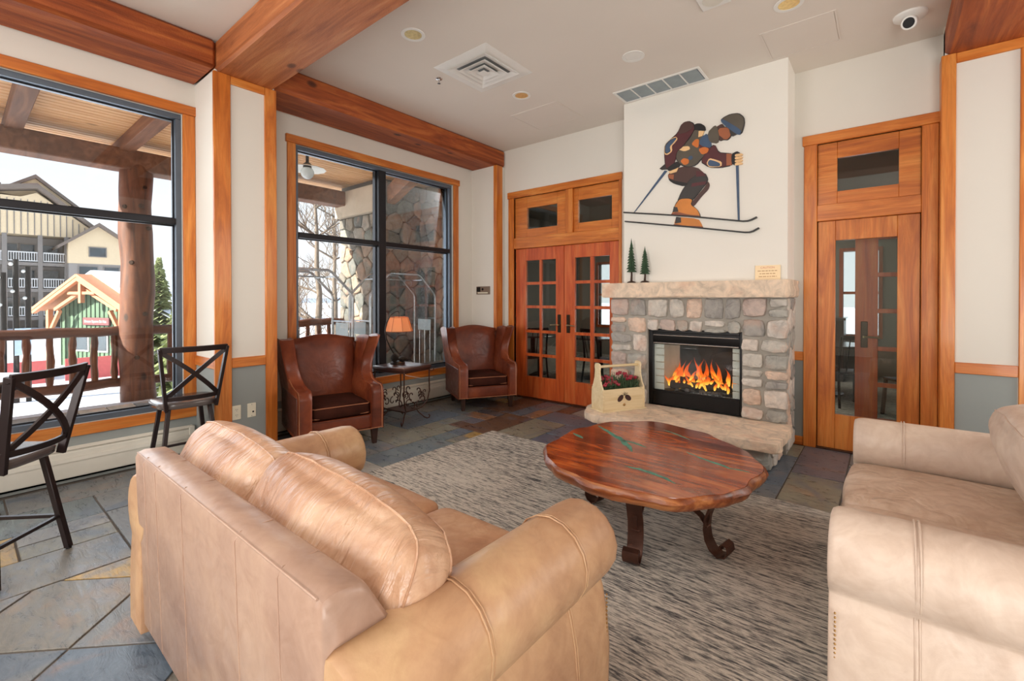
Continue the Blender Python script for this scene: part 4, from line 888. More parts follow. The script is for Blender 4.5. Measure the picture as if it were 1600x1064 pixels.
# ------------------------------------------------------------------ roll-arm loveseats (local: front = +y, origin at floor under the middle)
def roll_sofa(name, loc, rz, mats, label, pillows):
    s = empty(name, loc, rz); tag(s, label, 'sofa')
    body, back, cush, seat = mats
    ca, ra, zc = 0.77, 0.14, 0.555      # arm roll: centre x, radius, centre z
    yr, yf = -0.5, 0.49
    # front rail and seat deck
    rbox('base', -ca+0.06, ca-0.06, yr+0.06, yf-0.03, 0.05, 0.31, 0.02, body, s)
    for sg in (-1, 1):
        # arm section: roll on top, curved outer panel down to the base (profile in x,z)
        prof = []
        for i in range(15): a = math.radians(-60+i*(300/14)); prof.append((ca+ra*math.cos(a), zc+ra*math.sin(a)))
        prof = prof[:]                      # starts outer-lower, goes over the top to inner-lower
        inner = [(ca-0.075, 0.40), (ca-0.07, 0.06)]
        outer = [(ca+0.105, 0.06), (ca+0.108, 0.18), (ca+0.098, 0.30), (ca+0.080, 0.39), (ca+0.070, 0.425)]
        poly = prof+inner+outer
        # stations from back to front, front end rounded over
        st = [(yr-0.012, 0.93), (yr-0.010, 0.965), (yr+0.008, 1.0), (0.0, 1.0), (yf-0.05, 1.0), (yf-0.02, 0.985), (yf-0.004, 0.95), (yf, 0.90)]
        cx = ca; cz = 0.42; vs = []; n = len(poly)
        for (y, k) in st:
            dz = -0.006*max(0, (y-yr)/(yf-yr)); dx = 0.0
            for (x, z) in poly:
                fz = 1.0 if z < 0.08 else k
                vs.append(((cx+(x-cx)*k+dx)*sg, y, (cz+(z-cz)*fz)+dz*(1 if z > 0.4 else 0)))
        fs = [(i*n+j, i*n+(j+1) % n, (i+1)*n+(j+1) % n, (i+1)*n+j) for i in range(len(st)-1) for j in range(n)]+[tuple(reversed(range(n))), tuple(range((len(st)-1)*n, len(st)*n))]
        arm = obj('armrest', MB().add(vs, fs), body, s, angle=50)
        for y in (-0.18, 0.26):            # stitched seams over the roll and down the panel
            pts = [((p[0]+(0.0015 if p[0] > ca else -0.0015))*sg, y, p[1]+(0.0015 if p[1] > zc else 0)) for p in (list(reversed(outer))+prof) if True]
            ctr = (ca, 0.5)
            pts = [((ca+(x-ca)*1.006)*sg if False else x, yy, z) for x, yy, z in pts]
            obj('seam', MB().tube(pts, 0.0028, 6), body, arm); obj('seam', MB().tube([(x, yy+0.012, z) for x, yy, z in pts], 0.0018, 6), body, arm)
        mb = MB()
        for k in range(22):
            mb.sphere(((ca+0.10)*sg, yf-0.02, 0.07+k*0.0145), 0.004, 4)
        tag(obj('nailhead_trim', mb, M['nail'], arm), kind='stuff')
    # back frame: wedge section, sits between and partly over the arm rolls
    prof = [(yr+0.035, 0.05), (yr+0.0, 0.10), (yr-0.02, 0.78), (yr-0.012, 0.798), (yr+0.01, 0.806), (yr+0.075, 0.80), (yr+0.095, 0.785), (yr+0.19, 0.62), (yr+0.22, 0.05)]
    vs = []; n = len(prof); st = [(-0.745, 0.93), (-0.735, 0.985), (-0.715, 1.0), (0, 1.0), (0.715, 1.0), (0.735, 0.985), (0.745, 0.93)]
    cy_, cz_ = yr+0.06, 0.5
    for x, k in st:
        for (y, z) in prof: vs.append((x, cy_+(y-cy_)*k, cz_+(z-cz_)*(k if z > 0.5 else 1)))
    fs = [(i*n+j, i*n+(j+1) % n, (i+1)*n+(j+1) % n, (i+1)*n+j) for i in range(len(st)-1) for j in range(n)]+[tuple(reversed(range(n))), tuple(range((len(st)-1)*n, len(st)*n))]
    bk = obj('back_frame', MB().add(vs, fs), back, s, angle=45)
    for x in (-0.60, -0.45, -0.15, 0.30, 0.55):
        obj('seam', MB().tube([(x, yr+0.001, 0.10), (x, yr-0.0205, 0.78), (x, yr-0.008, 0.80), (x, yr+0.08, 0.801)], 0.0022, 6), back, bk)
    obj('seam', MB().tube([(-0.72, yr-0.014, 0.797), (0.72, yr-0.014, 0.797)], 0.0035, 6), back, bk)
    # seat cushions
    for sg in (-1, 1): rbox('seat_cushion', -0.685 if sg < 0 else 0.008, -0.008 if sg < 0 else 0.685, yr+0.2, yf+0.005, 0.30, 0.455, 0.045, seat, s, puff=0.025, wob=0.004, sub=1, seed=sg*3)
    # back cushions
    for i, (cx, w_, th, h_, ry, rx, y, z) in enumerate(pillows):
        lp2 = ([], [])
        p = rbox('back_cushion', -w_/2, w_/2, -th/2, th/2, -h_/2, h_/2, min(th*0.46, 0.085), cush, s, puff=0.035, wob=0.009, sub=1, seed=i*7+1, loops=lp2)
        p.location = (cx, y, z); p.rotation_euler = (rx, ry, 0)
        for L_ in lp2:
            pts = [q for _, q in sorted(L_, key=lambda t: t[0])]; pts.append(pts[0])
            obj('piping', MB().tube(pts, 0.0035, 6), cush, p)
    for x in (-0.66, 0.66):
        for y in (yr+0.09, yf-0.09):
            obj('leg', MB().lathe([(0.018, 0.0), (0.028, 0.012), (0.032, 0.03), (0.026, 0.048), (0.034, 0.06)], 14, (x, y, 0)), M['darkwood'], s)
    return s
roll_sofa('loveseat', (-1.63, 0.99, 0), 0, (M['tan'], M['tan_back'], M['tan_cushion'], M['tan_seat']), 'tan leather loveseat in the foreground seen from behind',
    [(-0.42, 0.78, 0.21, 0.40, 0.03, -0.42, -0.285, 0.655), (0.33, 0.80, 0.23, 0.40, 0.075, -0.48, -0.275, 0.655)])
roll_sofa('loveseat', (0.345, 2.70, 0.012), PI/2, (M['pale'], M['pale'], M['pale'], M['pale_seat']), 'pale blush leather loveseat at the right edge by the rug',
    [(-0.35, 0.66, 0.22, 0.42, 0.0, -0.26, -0.26, 0.66), (0.37, 0.68, 0.24, 0.44, 0.0, -0.36, -0.23, 0.66)])

# ------------------------------------------------------------------ wing armchairs
def armchair(loc, rz, label):
    s = empty('armchair', loc, rz); tag(s, label, 'armchair', 'brown leather wing chairs by the window')
    fw = 0.385
    rbox('base', -fw+0.02, fw-0.02, -0.30, 0.37, 0.165, 0.30, 0.018, M['brown'], s)
    for sg in (-1, 1):
        # arm with wing: outline in (y,z), thickness in x, wing leans outward
        prof = [(0.385, 0.165), (0.385, 0.50), (0.375, 0.555), (0.34, 0.575), (0.22, 0.58), (0.10, 0.60), (0.02, 0.65), (-0.03, 0.74), (-0.02, 0.86), (0.03, 0.97), (0.055, 1.03), (-0.06, 1.035), (-0.20, 1.02), (-0.31, 1.0), (-0.34, 0.80), (-0.36, 0.50), (-0.36, 0.165)]
        def ins(k, prof=prof):
            c = (-0.05, 0.5); out_ = []
            for i, (y, z) in enumerate(prof):
                a, b = prof[i-1], prof[(i+1) % len(prof)]; t_ = Vector((b[0]-a[0], b[1]-a[1])); nn = Vector((t_.y, -t_.x)); nn.normalize(); out_.append((y-nn.x*k*-1, z-nn.y*k*-1))
            return out_
        xs = [(fw-0.115, 0.014), (fw-0.105, 0.004), (fw-0.085, 0.0), (fw-0.02, 0.0), (fw, 0.006), (fw+0.004, 0.016)]
        vs = []; n = len(prof)
        for x, k in xs:
            for (y, z) in ins(k): vs.append(((x+max(0, z-0.60)*0.20+(0.02 if y > 0.3 and z > 0.45 else 0)*0)*sg, y, z))
        fs = [(i*n+j, i*n+(j+1) % n, (i+1)*n+(j+1) % n, (i+1)*n+j) for i in range(len(xs)-1) for j in range(n)]+[tuple(reversed(range(n))), tuple(range((len(xs)-1)*n, len(xs)*n))]
        arm = obj('armrest', MB().add(vs, fs), M['brown'], s, angle=62)
        arm['label'] = 'winged arm with nailed edge'
        pr = [(0.388, 0.17), (0.388, 0.50), (0.378, 0.558), (0.34, 0.578), (0.22, 0.583), (0.10, 0.603), (0.02, 0.653)]
        obj('nailed_edge', MB().tube([((fw-0.008+max(0, z-0.6)*0.2)*sg, y, z) for y, z in pr], 0.0055, 6), M['piping'], arm)
        obj('side_panel', B(min(sg*(fw-0.002), sg*(fw+0.008)), max(sg*(fw-0.002), sg*(fw+0.008)), -0.33, 0.365, 0.18, 0.535), M['brown_dark'], s, 0.004)
    # back with camel top
    N_ = 16; vs = []
    rows = [(0.30, 1.0), (0.55, 1.0), (0.80, 1.0), (0.95, 1.0), (1.0, 1.0)]
    W = 0.315
    def top(u): return 1.0+0.05*math.cos(u*PI/2)**1.5
    mb = MB(); nz_ = 12
    for side_ in (0, 1):
        for i in range(N_+1):
            u = -1+2*i/N_
            for j in range(nz_+1):
                v = j/nz_; zt = top(u); z = 0.28+(zt-0.28)*v; x = u*W*(1.0+0.06*v)
                e = (max(0, 1-abs(u)**6)*max(0, 1-(2*v-1)**8))**0.4
                yc = -0.235-0.105*v
                th = (0.055 if side_ == 0 else -0.045)*(0.25+0.75*e)+(0.02*(1-u*u)*math.sin(PI*v) if side_ == 0 else 0)
                vs.append((x, yc+th, z))
    K = (N_+1)*(nz_+1); fs = []
    for s0 in (0, 1):
        for i in range(N_):
            for j in range(nz_): a = s0*K+i*(nz_+1)+j; fs.append((a, a+1, a+nz_+2, a+nz_+1))
    ring = [i*(nz_+1) for i in range(N_+1)]+[N_*(nz_+1)+j for j in range(1, nz_+1)]+[i*(nz_+1)+nz_ for i in range(N_-1, -1, -1)]+[j for j in range(nz_-1, 0, -1)]
    for k in range(len(ring)): a, b = ring[k], ring[(k+1) % len(ring)]; fs.append((a, b, b+K, a+K))
    bk = obj('backrest', mb.add(vs, fs), M['brown'], s, angle=70)
    rbox('outside_back', -W-0.03, W+0.03, -0.375, -0.30, 0.165, 0.96, 0.02, M['brown_dark'], s)
    c = rbox('seat_cushion', -0.268, 0.268, -0.22, 0.372, 0.30, 0.43, 0.03, M['velvet'], s, puff=0.018, wob=0.003, sub=1); c['label'] = 'dark chocolate velvet seat cushion'
    for z in (0.325, 0.415): obj('piping', MB().tube([(-0.262, -0.1, z), (-0.262, 0.35, z), (-0.24, 0.372, z), (0.24, 0.372, z), (0.262, 0.35, z), (0.262, -0.1, z)], 0.005, 6), M['piping'], c)
    obj('nailed_edge', MB().tube([(-fw+0.0, 0.389, 0.168), (fw, 0.389, 0.168)], 0.005, 6), M['piping'], s)
    obj('piping', MB().tube([(-fw+0.11, 0.376, 0.296), (fw-0.11, 0.376, 0.296)], 0.005, 6), M['brown'], s)
    for x, y in ((-0.32, 0.32), (0.32, 0.32), (-0.30, -0.29), (0.30, -0.29)):
        b_ = 0.032; a_ = 0.020; dy = -0.02 if y < 0 else 0
        obj('leg', MB().add([(x-a_, y-a_+dy, 0), (x+a_, y-a_+dy, 0), (x+a_, y+a_+dy, 0), (x-a_, y+a_+dy, 0), (x-b_, y-b_, 0.17), (x+b_, y-b_, 0.17), (x+b_, y+b_, 0.17), (x-b_, y+b_, 0.17)], [(0, 3, 2, 1), (4, 5, 6, 7), (0, 1, 5, 4), (1, 2, 6, 5), (2, 3, 7, 6), (3, 0, 4, 7)]), M['darkwood'], s, 0.003, seg=1)
    return s
def face_rot(dx, dy): return math.atan2(-dx, dy)
armchair((-4.29, 2.40, 0), face_rot(0.967, -0.25), 'brown leather wing chair left of the wrought iron side table')
armchair((-4.26, 4.53, 0), face_rot(0.86, -0.5), 'brown leather wing chair in the corner by the double doors')

# ------------------------------------------------------------------ wrought iron side table and lamp
def scroll(c, r0, turns, a0, sgn, n=16):
    return [(c[0]+r0*(1-0.75*i/n)*math.cos(a0+sgn*turns*2*PI*i/n), c[1]+r0*(1-0.75*i/n)*math.sin(a0+sgn*turns*2*PI*i/n)) for i in range(n+1)]
st = empty('side_table', (-4.36, 3.32, 0), math.radians(8)); tag(st, 'small square side table with scrolled wrought iron base', 'table')
hx, hy = 0.25, 0.225
rbox('tabletop', -hx, hx, -hy, hy, 0.615, 0.65, 0.006, plain('dark_stained_top', srgb(72, 44, 36), 0.3, var=0.2), st, seg=2)
obj('apron', MB().box(-hx+0.012, hx-0.012, -hy+0.012, -hy+0.024, 0.59, 0.615).box(-hx+0.012, hx-0.012, hy-0.024, hy-0.012, 0.59, 0.615).box(-hx+0.012, -hx+0.024, -hy+0.024, hy-0.024, 0.59, 0.615).box(hx-0.024, hx-0.012, -hy+0.024, hy-0.024, 0.59, 0.615), M['iron'], st)
for sx in (-1, 1):
    for sy in (-1, 1):
        x, y = sx*(hx-0.02), sy*(hy-0.02)
        pts = [(x, y, 0.6), (x, y, 0.45), (x*1.0, y*1.02, 0.34), (x*0.95, y*0.9, 0.23), (x*0.8, y*0.65, 0.16), (x*0.6, y*0.45, 0.13), (x*0.62, y*0.55, 0.10), (x*0.78, y*0.85, 0.03), (x*0.85, y*1.0, 0.012), (x*0.92, y*1.1, 0.018), (x*0.93, y*1.14, 0.04), (x*0.88, y*1.08, 0.052)]
        obj('leg', MB().tube(pts, 0.0075, 8), M['iron'], st)
        obj('corner_curl', MB().tube([(x, y, 0.585), (x*1.08, y*1.08, 0.575), (x*1.16, y*1.16, 0.585), (x*1.17, y*1.17, 0.6), (x*1.12, y*1.12, 0.605)], 0.006, 6), M['iron'], st)
for sx in (-1, 1):
    for a in (-1, 1):
        for (cy_, cz_, r, tu, a0, sg) in ((0.065, 0.33, 0.05, 0.75, -PI/2, 1), (0.12, 0.245, 0.055, 0.8, PI*0.9, -1), (0.05, 0.20, 0.05, 0.7, PI/2, 1), (0.15, 0.34, 0.035, 0.9, -PI/2, -1)):
            pts = scroll((cy_, cz_), r, tu, a0, sg)
            obj('scroll', MB().tube([(sx*(hx-0.02)*0.9, a*p[0], p[1]) for p in pts], 0.006, 6), M['iron'], st)
for sy in (-1, 1):
    for a in (-1, 1):
        for (cy_, cz_, r, tu, a0, sg) in ((0.075, 0.33, 0.055, 0.75, -PI/2, 1), (0.14, 0.24, 0.06, 0.8, PI*0.9, -1)):
            pts = scroll((cy_, cz_), r, tu, a0, sg)
            obj('scroll', MB().tube([(a*p[0], sy*(hy-0.02)*0.9, p[1]) for p in pts], 0.006, 6), M['iron'], st)
obj('lower_tray', MB().box(-0.15, 0.15, -0.11, 0.11, 0.13, 0.142), M['iron'], st)
obj('stretcher', MB().tube([(-0.14, -0.1, 0.135), (0.14, 0.1, 0.135)], 0.006).tube([(-0.14, 0.1, 0.135), (0.14, -0.1, 0.135)], 0.006), M['iron'], st)
lp = empty('table_lamp', (-4.50, 3.36, 0.65)); tag(lp, 'lit table lamp with amber shade hanging from a curved bronze arm', 'lamp')
M['lampbase'] = plain('dark_bronze_cast', srgb(54, 46, 40), 0.5, 0.5, var=0.3, scale=30, bump=0.5)
obj('base', MB().lathe([(0.0001, 0), (0.085, 0), (0.088, 0.012), (0.07, 0.022), (0.04, 0.028), (0.0001, 0.03)], 20), M['lampbase'], lp)
rn = random.Random(5)
def pinecone(name, c, r, h, parent, mat):
    mb = MB()
    for k in range(9):
        u = k/8; rr = r*math.sin(PI*(0.12+0.80*u)); N = 9
        for j in range(N):
            a = 2*PI*(j+0.5*(k % 2))/N; x, y = c[0]+rr*math.cos(a), c[1]+rr*math.sin(a); z = c[2]+h*u
            mb.sphere((x, y, z), r*0.24, 4, (1, 1, 0.7))
    mb.sphere((c[0], c[1], c[2]+h/2), r*0.8, 6, (1, 1, h/r*0.6))
    return obj(name, mb, mat, parent)
pinecone('cast_pinecone', (0.0, -0.045, 0.03), 0.04, 0.09, lp, M['lampbase']); pinecone('cast_pinecone', (0.02, 0.055, 0.028), 0.045, 0.05, lp, M['lampbase'])
arm = [(0.0, -0.02, 0.03), (-0.005, -0.05, 0.12), (-0.01, -0.10, 0.20), (-0.01, -0.15, 0.30), (-0.01, -0.168, 0.40), (-0.01, -0.15, 0.49), (0, -0.10, 0.575), (0, -0.04, 0.615), (0, 0.01, 0.62), (0, 0.02, 0.60)]
obj('arm', MB().tube(arm, [0.010, 0.009, 0.008, 0.008, 0.007, 0.007, 0.006, 0.006, 0.005, 0.005], 10), M['lampbase'], lp)
obj('hanger', MB().tube([(0, 0.02, 0.61), (0, 0.02, 0.50)], 0.003, 8), M['bronze'], lp)
sm = bpy.data.materials.new('amber_shade'); sm.use_nodes = True; n_ = sm.node_tree; n_.nodes.clear()
o1 = n_.nodes.new('ShaderNodeOutputMaterial'); df = n_.nodes.new('ShaderNodeBsdfDiffuse'); tl = n_.nodes.new('ShaderNodeBsdfTranslucent'); mx = n_.nodes.new('ShaderNodeMixShader'); mx.inputs[0].default_value = 0.4
df.inputs[0].default_value = srgb(236, 186, 140); tl.inputs[0].default_value = (1.0, 0.5, 0.18, 1)
n_.links.new(df.outputs[0], mx.inputs[1]); n_.links.new(tl.outputs[0], mx.inputs[2]); n_.links.new(mx.outputs[0], o1.inputs[0])
prof = [(0.168, 0.385), (0.150, 0.43), (0.132, 0.49), (0.112, 0.55)]; mb = MB(); n = 8; vs = []
for r, z in prof:
    for j in range(n): t = 2*PI*(j+0.5)/n; vs.append((r*math.cos(t), 0.02+r*math.sin(t), z))
fs = [(i*n+j, i*n+(j+1) % n, (i+1)*n+(j+1) % n, (i+1)*n+j) for i in range(3) for j in range(n)]
sh = obj('lamp_shade', mb.add(vs, fs), sm, lp, smooth=False, fixn=False); sd = sh.modifiers.new('s', 'SOLIDIFY'); sd.thickness = 0.002
rb = MB()
for j in range(n):
    t = 2*PI*(j+0.5)/n; rb.tube([(r*1.004*math.cos(t), 0.02+r*1.004*math.sin(t), z) for r, z in prof], 0.0025, 5)
for r, z in (prof[0], prof[-1]): rb.tube([(r*math.cos(2*PI*(j+0.5)/n), 0.02+r*math.sin(2*PI*(j+0.5)/n), z) for j in range(n+1)], 0.004, 6)
obj('shade_frame', rb, plain('shade_trim', srgb(170, 96, 60), 0.7), sh)
obj('bulb', MB().sphere((0, 0.02, 0.46), 0.022, 8), emis('lamp_bulb', (1, 0.7, 0.4, 1), 14), lp)
light('lamp_glow', 'POINT', (-4.50, 3.38, 1.11), 3.2, (1.0, 0.66, 0.36), 0.03)
cd_ = obj('power_cord', MB().tube([(-4.70, 3.45, 0.66), (-4.80, 3.55, 0.52), (-4.835, 3.75, 0.42), (-4.84, 4.0, 0.35), (-4.84, 4.2, 0.34)], 0.004, 6), M['white'], None); tag(cd_, 'thin pale lamp cord drooping behind the side table', 'cord')

# ------------------------------------------------------------------ round live-edge coffee table
ct = empty('coffee_table', (-1.125, 2.72, 0)); tag(ct, 'round live-edge mesquite coffee table with turquoise veins on iron legs', 'table')
def topmat():
    t = Mt('polished_mesquite', 0.14, spec=0.6, coat=0.5)
    v = t.vec((1.1, 7, 4), (0, 0, 0.25)); n1 = t.noise(v, 1.3, 6, 0.62, 1.6)
    c = t.ramp(n1, [(0.26, srgb(70, 24, 14)), (0.40, srgb(132, 52, 24)), (0.54, srgb(182, 88, 38)), (0.72, srgb(212, 132, 66))])
    n2 = t.noise(t.vec((2.2, 2.2, 2), (0, 0, 0.3)), 1.2, 3)
    c = t.mix(t.ramp(n2, [(0.42, (0, 0, 0, 1)), (0.62, (0.7,)*3+(1,))]), c, t.ramp(n1, [(0.3, srgb(48, 22, 18)), (0.6, srgb(120, 46, 28)), (0.8, srgb(150, 70, 40))]))
    n3 = t.noise(t.vec((5, 90, 20), (0, 0, 0.25)), 1.2, 3); c = t.mix(0.35, c, t.ramp(n3, [(0.35, (0.5,)*3+(1,)), (0.6, (1, 1, 1, 1))]), 'MULTIPLY')
    t.col(c); t.bump(n3, 0.05, 0.002); return t.m
M['mesq'] = topmat()
edgem = wood('live_edge_bark', srgb(70, 30, 16), srgb(130, 66, 32), srgb(196, 128, 74), 0, rough=0.35, coat=0.2, saw=0.3)
N_ = 120; rx_, ry_ = 0.64, 0.68
def tr_(a): return 1+0.018*math.sin(3*a+1)+0.012*math.sin(7*a)+0.009*math.sin(13*a+2)+0.010*mnoise.noise(Vector((math.cos(a)*5, math.sin(a)*5, 3)))
# octagon-ish corners at the back as in the photo
RIM = [(9, .640), (32, .610), (57, .600), (85, .660), (111, .735), (135, .700), (160, .635), (191, .612), (219, .668), (251, .662), (278, .664), (303, .695), (322, .672), (339, .640), (354, .622), (369, .640)]
def rim(a):
    d_ = math.degrees(a) % 360
    if d_ < 9: d_ += 360
    for (a0, r0), (a1, r1) in zip(RIM, RIM[1:]):
        if a0 <= d_ <= a1: t_ = (d_-a0)/(a1-a0); break
    r = (r0+(r1-r0)*(t_*t_*(3-2*t_)))*(1+0.008*math.sin(11*a)+0.006*math.sin(19*a+2)+0.01*mnoise.noise(Vector((math.cos(a)*6, math.sin(a)*6, 3))))
    return Vector((r*math.cos(a), r*math.sin(a)))
levels = [(0.405, 0.93, 0), (0.415, 0.965, 1), (0.435, 0.985, 1), (0.455, 0.995, 1), (0.470, 0.985, 1), (0.480, 0.965, 0)]
vs = []; 
for zz, k, w_ in levels:
    for i in range(N_):
        a = 2*PI*i/N_; p = rim(a)*(k+w_*0.012*mnoise.noise(Vector((math.cos(a)*14, math.sin(a)*14, zz*30)))); vs.append((p.x, p.y, zz+(0.004*mnoise.noise(Vector((p.x*9, p.y*9, 1))) if w_ else 0)))
vs.append((0, 0, 0.405))
fs = [(l*N_+i, l*N_+(i+1) % N_, (l+1)*N_+(i+1) % N_, (l+1)*N_+i) for l in range(5) for i in range(N_)]+[((i+1) % N_, i, 6*N_) for i in range(N_)]
obj('live_edge', MB().add(vs, fs), edgem, ct, fixn=True)
vs = [(rim(2*PI*i/N_).x*0.966, rim(2*PI*i/N_).y*0.966, 0.470) for i in range(N_)]+[(rim(2*PI*i/N_).x*0.962, rim(2*PI*i/N_).y*0.962, 0.4815) for i in range(N_)]
obj('tabletop', MB().add(vs, [tuple(range(N_, 2*N_)), tuple(reversed(range(N_)))]+[(i, (i+1) % N_, (i+1) % N_+N_, i+N_) for i in range(N_)]), M['mesq'], ct)
M['turq'] = plain('crushed_turquoise', srgb(62, 132, 112), 0.35, var=0.45, scale=30)
def vein(pts, wd):
    k = len(pts); L = []; Rr = []
    for i, p in enumerate(pts):
        a = Vector(pts[max(0, i-1)]); b = Vector(pts[min(k-1, i+1)]); d = (b-a).normalized(); nn = Vector((-d.y, d.x)); q = wd[i]*(1+0.3*random.uniform(-1, 1))
        L.append(Vector(p)+nn*q); Rr.append(Vector(p)-nn*q)
    poly = L+Rr[::-1]; n = len(poly)
    obj('turquoise_inlay', MB().add([(p.x, p.y, 0.4812) for p in poly]+[(p.x, p.y, 0.4823) for p in poly], [(i, k*2-1-i, k*2-2-i, i+1) for i in range(0, k-1)]+[(n+i, n+i+1, n+k*2-2-i, n+k*2-1-i) for i in range(0, k-1)]+[(i, (i+1) % n, (i+1) % n+n, i+n) for i in range(n)]), M['turq'], ct, smooth=False)
def dense(p, n=4):
    o_ = []
    for i in range(len(p)-1):
        for k in range(n): t = k/n; o_.append((p[i][0]*(1-t)+p[i+1][0]*t+random.uniform(-.004, .004), p[i][1]*(1-t)+p[i+1][1]*t+random.uniform(-.004, .004)))
    return o_+[p[-1]]
VE = VEINS = [([(-0.52, 0.30), (-0.38, 0.20), (-0.24, 0.10), (-0.14, 0.0), (-0.08, -0.08)], 0.014), ([(-0.24, 0.10), (-0.12, 0.08), (-0.04, 0.05)], 0.007), ([(-0.56, 0.02), (-0.45, -0.04)], 0.010),
    ([(0.0, -0.33), (0.10, -0.33), (0.22, -0.36), (0.30, -0.40)], 0.010), ([(0.18, 0.12), (0.32, 0.05), (0.46, 0.0), (0.56, 0.0)], 0.007), ([(-0.10, 0.5), (0.03, 0.44), (0.12, 0.38)], 0.006)]
for pts, w_ in VE:
    d = dense(pts); vein(d, [1.35*w_*math.sin(PI*(0.08+0.84*i/(len(d)-1))) for i in range(len(d))])
# four scrolled strap legs meeting in the middle
for k in range(4):
    a = math.radians([-79, -9, 92, 168][k]); er = Vector((math.cos(a), math.sin(a), 0)); et = Vector((-math.sin(a), math.cos(a), 0))
    def W_(r, z): return er*r*0.86+Vector((0, 0, z))
    leg = obj('leg', MB().strap([W_(0.50, 0.402), W_(0.485, 0.33), W_(0.45, 0.26), W_(0.425, 0.20), W_(0.42, 0.14), W_(0.43, 0.085), W_(0.46, 0.04), W_(0.505, 0.018), W_(0.55, 0.03), W_(0.572, 0.06), W_(0.565, 0.09), W_(0.54, 0.10), W_(0.522, 0.085), W_(0.528, 0.068)], 0.085, 0.008, et), M['iron'], ct, angle=50)
    obj('brace', MB().strap([W_(0.43, 0.15), W_(0.38, 0.20), W_(0.30, 0.235), W_(0.20, 0.25), W_(0.12, 0.28), W_(0.07, 0.33), W_(0.06, 0.375), W_(0.085, 0.40), W_(0.12, 0.395), W_(0.13, 0.365), W_(0.11, 0.35)], 0.045, 0.007, et), M['iron'], ct, angle=50)
    obj('brace', MB().strap([W_(0.40, 0.402), W_(0.425, 0.34), W_(0.445, 0.27), W_(0.44, 0.20), W_(0.425, 0.155)], 0.022, 0.006, et), M['iron'], ct, angle=50)
obj('centre_ring', MB().tube([(0.075*math.cos(t*PI/10), 0.075*math.sin(t*PI/10), 0.27) for t in range(21)], 0.008, 8), M['iron'], ct)
obj('ring_band', MB().tube([(0.40*math.cos(t*PI/20), 0.40*math.sin(t*PI/20), 0.398) for t in range(41)], 0.008, 6), M['iron'], ct)

# ------------------------------------------------------------------ counter stools with X backs, pub table (local front = +y)
def stool(loc, rz, label):
    s = empty('counter_stool', loc, rz); tag(s, label, 'stool', 'X-back counter stools by the left window')
    mb = []; n = 28; prof = []
    for i in range(n):
        a = 2*PI*i/n; c_, s_ = math.cos(a), math.sin(a)
        x = 0.215*abs(c_)**0.55*(1 if c_ > 0 else -1); y = 0.205*abs(s_)**0.55*(1 if s_ > 0 else -1); prof.append((x*(1.0+0.06*y/0.2), y))
    st_ = [(0.566, 0.93), (0.574, 0.985), (0.60, 1.0), (0.612, 0.985), (0.617, 0.95)]
    vs = [(x*k, y*k, z) for z, k in st_ for x, y in prof]+[(0, 0, 0.606)]
    fs = [(l*n+i, l*n+(i+1) % n, (l+1)*n+(i+1) % n, (l+1)*n+i) for l in range(4) for i in range(n)]+[tuple(reversed(range(n)))]+[(4*n+i, 4*n+(i+1) % n, 5*n) for i in range(n)]
    obj('seat', MB().add(vs, fs), M['seat'], s, angle=50)
    # back posts, curved rails and the X
    tb = [(sx*0.165, -0.195, 0.56) for sx in (-1, 1)]; tt = [(sx*0.222, -0.285, 1.045) for sx in (-1, 1)]
    for a, b in zip(tb, tt): obj('back_post', MB().bar(a, b, 0.022, 0.040, (0, 1, 0)), M['stool'], s, 0.002, seg=1)
    def at(u, v, off=0):   # u -1..1 across, v 0..1 up the back, curved backwards
        x = (0.165+0.057*v)*u; return (x, -0.195-0.09*v-0.045*(1-u*u)+off, 0.56+0.485*v)
    obj('top_rail', MB().strap([at(-1+k/6, 0.985) for k in range(13)], 0.042, 0.018, (0, -0.2, 1)), M['stool'], s, 0.002, seg=1, angle=50)
    obj('lower_rail', MB().strap([at(-1+k/6, 0.20) for k in range(13)], 0.034, 0.014, (0, -0.2, 1)), M['stool'], s, 0.002, seg=1, angle=50)
    for sg in (-1, 1): obj('cross_brace', MB().strap([at(sg*(-1+2*k/8), 0.20+0.76*k/8, 0.004*sg) for k in range(9)], 0.034, 0.012, (1, 0, -0.6*sg) if sg < 0 else (1, 0, -0.6)), M['stool'], s, angle=50)
    feet = []
    for sx in (-1, 1):
        for sy in (-1, 1):
            a, b = (sx*0.135, sy*0.125, 0.575), (sx*0.205, sy*0.20, 0.008); feet.append((sx, sy))
            obj('leg', MB().bar(a, b, 0.030, 0.030, (0, 1, 0)), M['stool'], s, 0.003, seg=1)
            obj('foot_glide', MB().lathe([(0.012, 0), (0.014, 0.004), (0.012, 0.012)], 10, (sx*0.205, sy*0.20, 0)), M['black'], s)
    def lg(sx, sy, z): t = (0.575-z)/0.567; return (sx*(0.135+0.07*t), sy*(0.125+0.075*t), z)
    for p, q in (((-1, -1), (1, -1)), ((-1, 1), (1, 1)), ((-1, -1), (-1, 1)), ((1, -1), (1, 1))):
        obj('foot_rest', MB().bar(lg(*p, 0.2), lg(*q, 0.2), 0.022, 0.018), M['stool'], s, 0.002, seg=1)
    obj('swivel_plate', MB().lathe([(0.11, 0.56), (0.11, 0.578), (0.06, 0.58)], 20), M['stool'], s)
    return s
stool((-3.60, 0.13, 0), math.radians(135), 'dark metal X-back counter stool in front, nearest the left edge')
stool((-4.42, 1.20, 0), math.radians(88), 'dark metal X-back counter stool beside the pilaster, facing the window')
t = empty('pub_table', (-4.47, -0.02, 0)); tag(t, 'round grey-topped pub table at the left edge', 'table')
obj('tabletop', MB().lathe([(0.0001, 0.885), (0.35, 0.885), (0.358, 0.895), (0.358, 0.905), (0.35, 0.912), (0.0001, 0.913)], 48), M['seat'], t)
